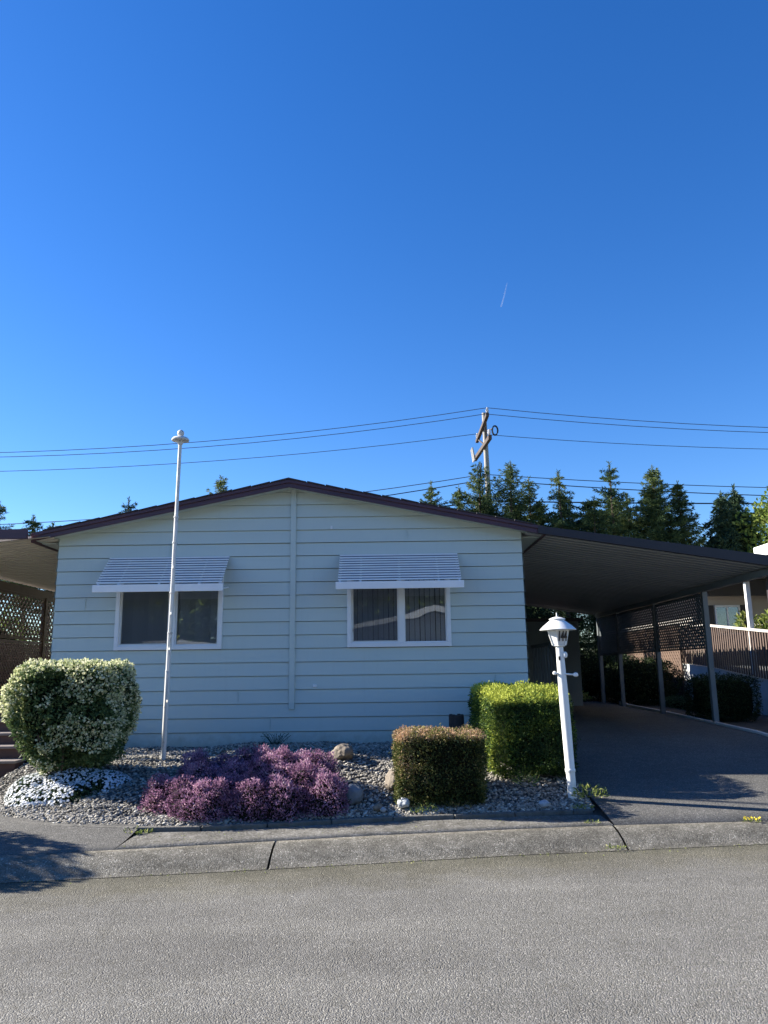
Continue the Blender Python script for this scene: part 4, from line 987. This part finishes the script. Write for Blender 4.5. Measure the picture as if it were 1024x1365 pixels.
CF = [
 (1.59,28,7.85,1.5,101,'small dark conifer tip just above the right roof slope',M['needle'],.5,.45),
 (2.75,27.5,7.5,1.7,102,'short bushy conifer left of the utility pole',M['needle'],.5,.5),
 (3.45,28,8.55,1.7,103,'spiky conifer directly in front of the utility pole',M['needle'],.7,.35),
 (4.65,28,8.6,1.6,104,'open spiky conifer just right of the utility pole',M['needle'],.8,.30),
 (5.55,28.4,8.05,1.6,105,'conifer with raised side leaders, second right of the utility pole',M['needle'],.8,.35),
 (6.60,28,8.2,1.5,106,'drooping ragged conifer standing alone in a gap of sky',M['needle'],.35,.75),
 (7.55,27.6,7.1,1.7,107,'low conifer filling the gap left of the tallest conical tree',M['needle'],.5,.5),
 (8.50,28,8.5,1.6,108,'tall slim conical conifer above the middle of the carport',M['needle'],.5,.42),
 (9.35,28.5,7.4,1.5,109,'low dark conifer between the two conical ones',M['needle'],.5,.5),
 (10.1,28,8.35,1.75,110,'dense broad conical conifer above the carport',M['needle'],.4,.35),
 (11.0,28,7.7,1.45,111,'dark conical conifer leaning on the dense broad one',M['needle'],.4,.35),
 (12.6,28,7.25,1.8,112,'bluish weeping cedar with drooping fronds at the right',M['needle_b'],.35,1.1),
 (13.3,28.4,7.6,1.9,113,'second weeping cedar behind the yellow green tree',M['needle_b'],.35,1.1),
 (3.9,29.5,7.7,2.5,131,'low filler conifer in the tree line, behind the utility pole base',M['needle'],.35,.4),
 (5.1,29.6,7.5,2.5,132,'low filler conifer in the tree line, between the two spiky open conifers',M['needle'],.35,.4),
 (6.1,29.4,7.3,2.5,133,'low filler conifer in the tree line, left of the drooping ragged conifer',M['needle'],.35,.4),
 (7.1,29.6,7.6,2.5,134,'low filler conifer in the tree line, right of the drooping ragged conifer',M['needle'],.35,.4),
 (8.0,29.5,7.4,2.5,135,'low filler conifer in the tree line, left foot of the slim conical conifer',M['needle'],.35,.4),
 (9.0,29.8,7.8,2.5,136,'low filler conifer in the tree line, between the slim and the dense conical conifers',M['needle'],.35,.4),
 (10.6,29.8,7.9,2.5,137,'low filler conifer in the tree line, behind the dense broad conical conifer',M['needle'],.35,.4),
 (-14.2,28,7.35,1.8,114,'dark conifer at the far left edge of the sky line',M['needle'],.4,.4),
 (-13.15,28,6.75,1.6,115,'low conifer tip second from the left edge',M['needle'],.4,.45),
 (-12.2,28,6.45,1.5,118,'low conifer tip third from the left edge above the patio cover',M['needle'],.4,.45),
 (-9.43,28,7.35,1.1,116,'tiny conifer tip peeking over the left roof slope',M['needle'],.5,.4),
 (-6.05,28,8.15,1.15,117,'dark bushy tree tip above the roof right of the flagpole',M['needle'],.9,.2),
]
for (x,y,H,Rd,sd_,lab,mt_,u_,dr) in CF:
    dense = 'dense broad' in lab or 'dark conical' in lab or 'filler' in lab
    conifer(x, y, H, Rd*1.55, sd_, lab, mt_, u_, dr, ssz=.125 if not 'weeping' in lab else .17, p=.92, dense_=dense or 'weeping' in lab, open_=0 if dense else 1.6, lean=(.0 if dense else random.uniform(-.25,.25)))
bt = thing('broadleaf_tree', (15.0,28.5,.6), 'bright yellow green broadleaf tree at the right edge above the carport', 'tree')
MB().tube([(15,28.5,.5),(15,28.4,3.5),(14.8,28.5,6)],[.2,.15,.07],8).build('trunk', M['bark'], bt, True)
M['lf_yel'] = leaf_mat('yellow_green_leaf', [(0,(.07,.12,.03)),(.5,(.16,.23,.05)),(1,(.34,.38,.10))], .4)
foliage('crown', 14.5,27.0,3.0,1.5,1.7,2.35,2.2,12000,.15,M['lf_yel'],M['core'],bt,61,.5,1.0,.6,.5,core_s=.62)
# tall clipped shrub just outside the left edge: throws the shade on the kerb
shrub('shrub', -6.75,7.65,.12,.9,.7,1.0,9000,.07,M['lf_green'],'tall dark shrub by the kerb beyond the left edge',62,3,amp=.12)
# planting beyond the left lattice
shrub('shrub', -9.2,16.5,.4,.9,3.5,1.3,9000,.10,M['lf_green'],'dark green planting beyond the left lattice',63,2.5,amp=.3)

for i, (x, y, hx, hh, lab) in enumerate([(-16,-30,5,4.6,'far left of the row'),(-7,-31,5,5.2,'left of the white gable'),(2,-32,5.5,5.0,'directly behind the white gable'),(11,-31,5,5.4,'right of the white gable'),(20,-30,5,4.6,'far right of the row')]):
    t = thing('broadleaf_tree', (x,y,0), 'dark tree across the street mirrored in the windows, '+lab, 'tree', 'trees across the street')
    MB().tube([(x,y,-.05),(x,y,4)],[.3,.2],8).build('trunk', M['bark'], t, True)
    foliage('crown', x,y,.9,hx,3,hh*.92,2.3,5000,.5,M['lf_green'],M['core'],t,90+i,1.2,.4,.6,.6,core_s=.85)
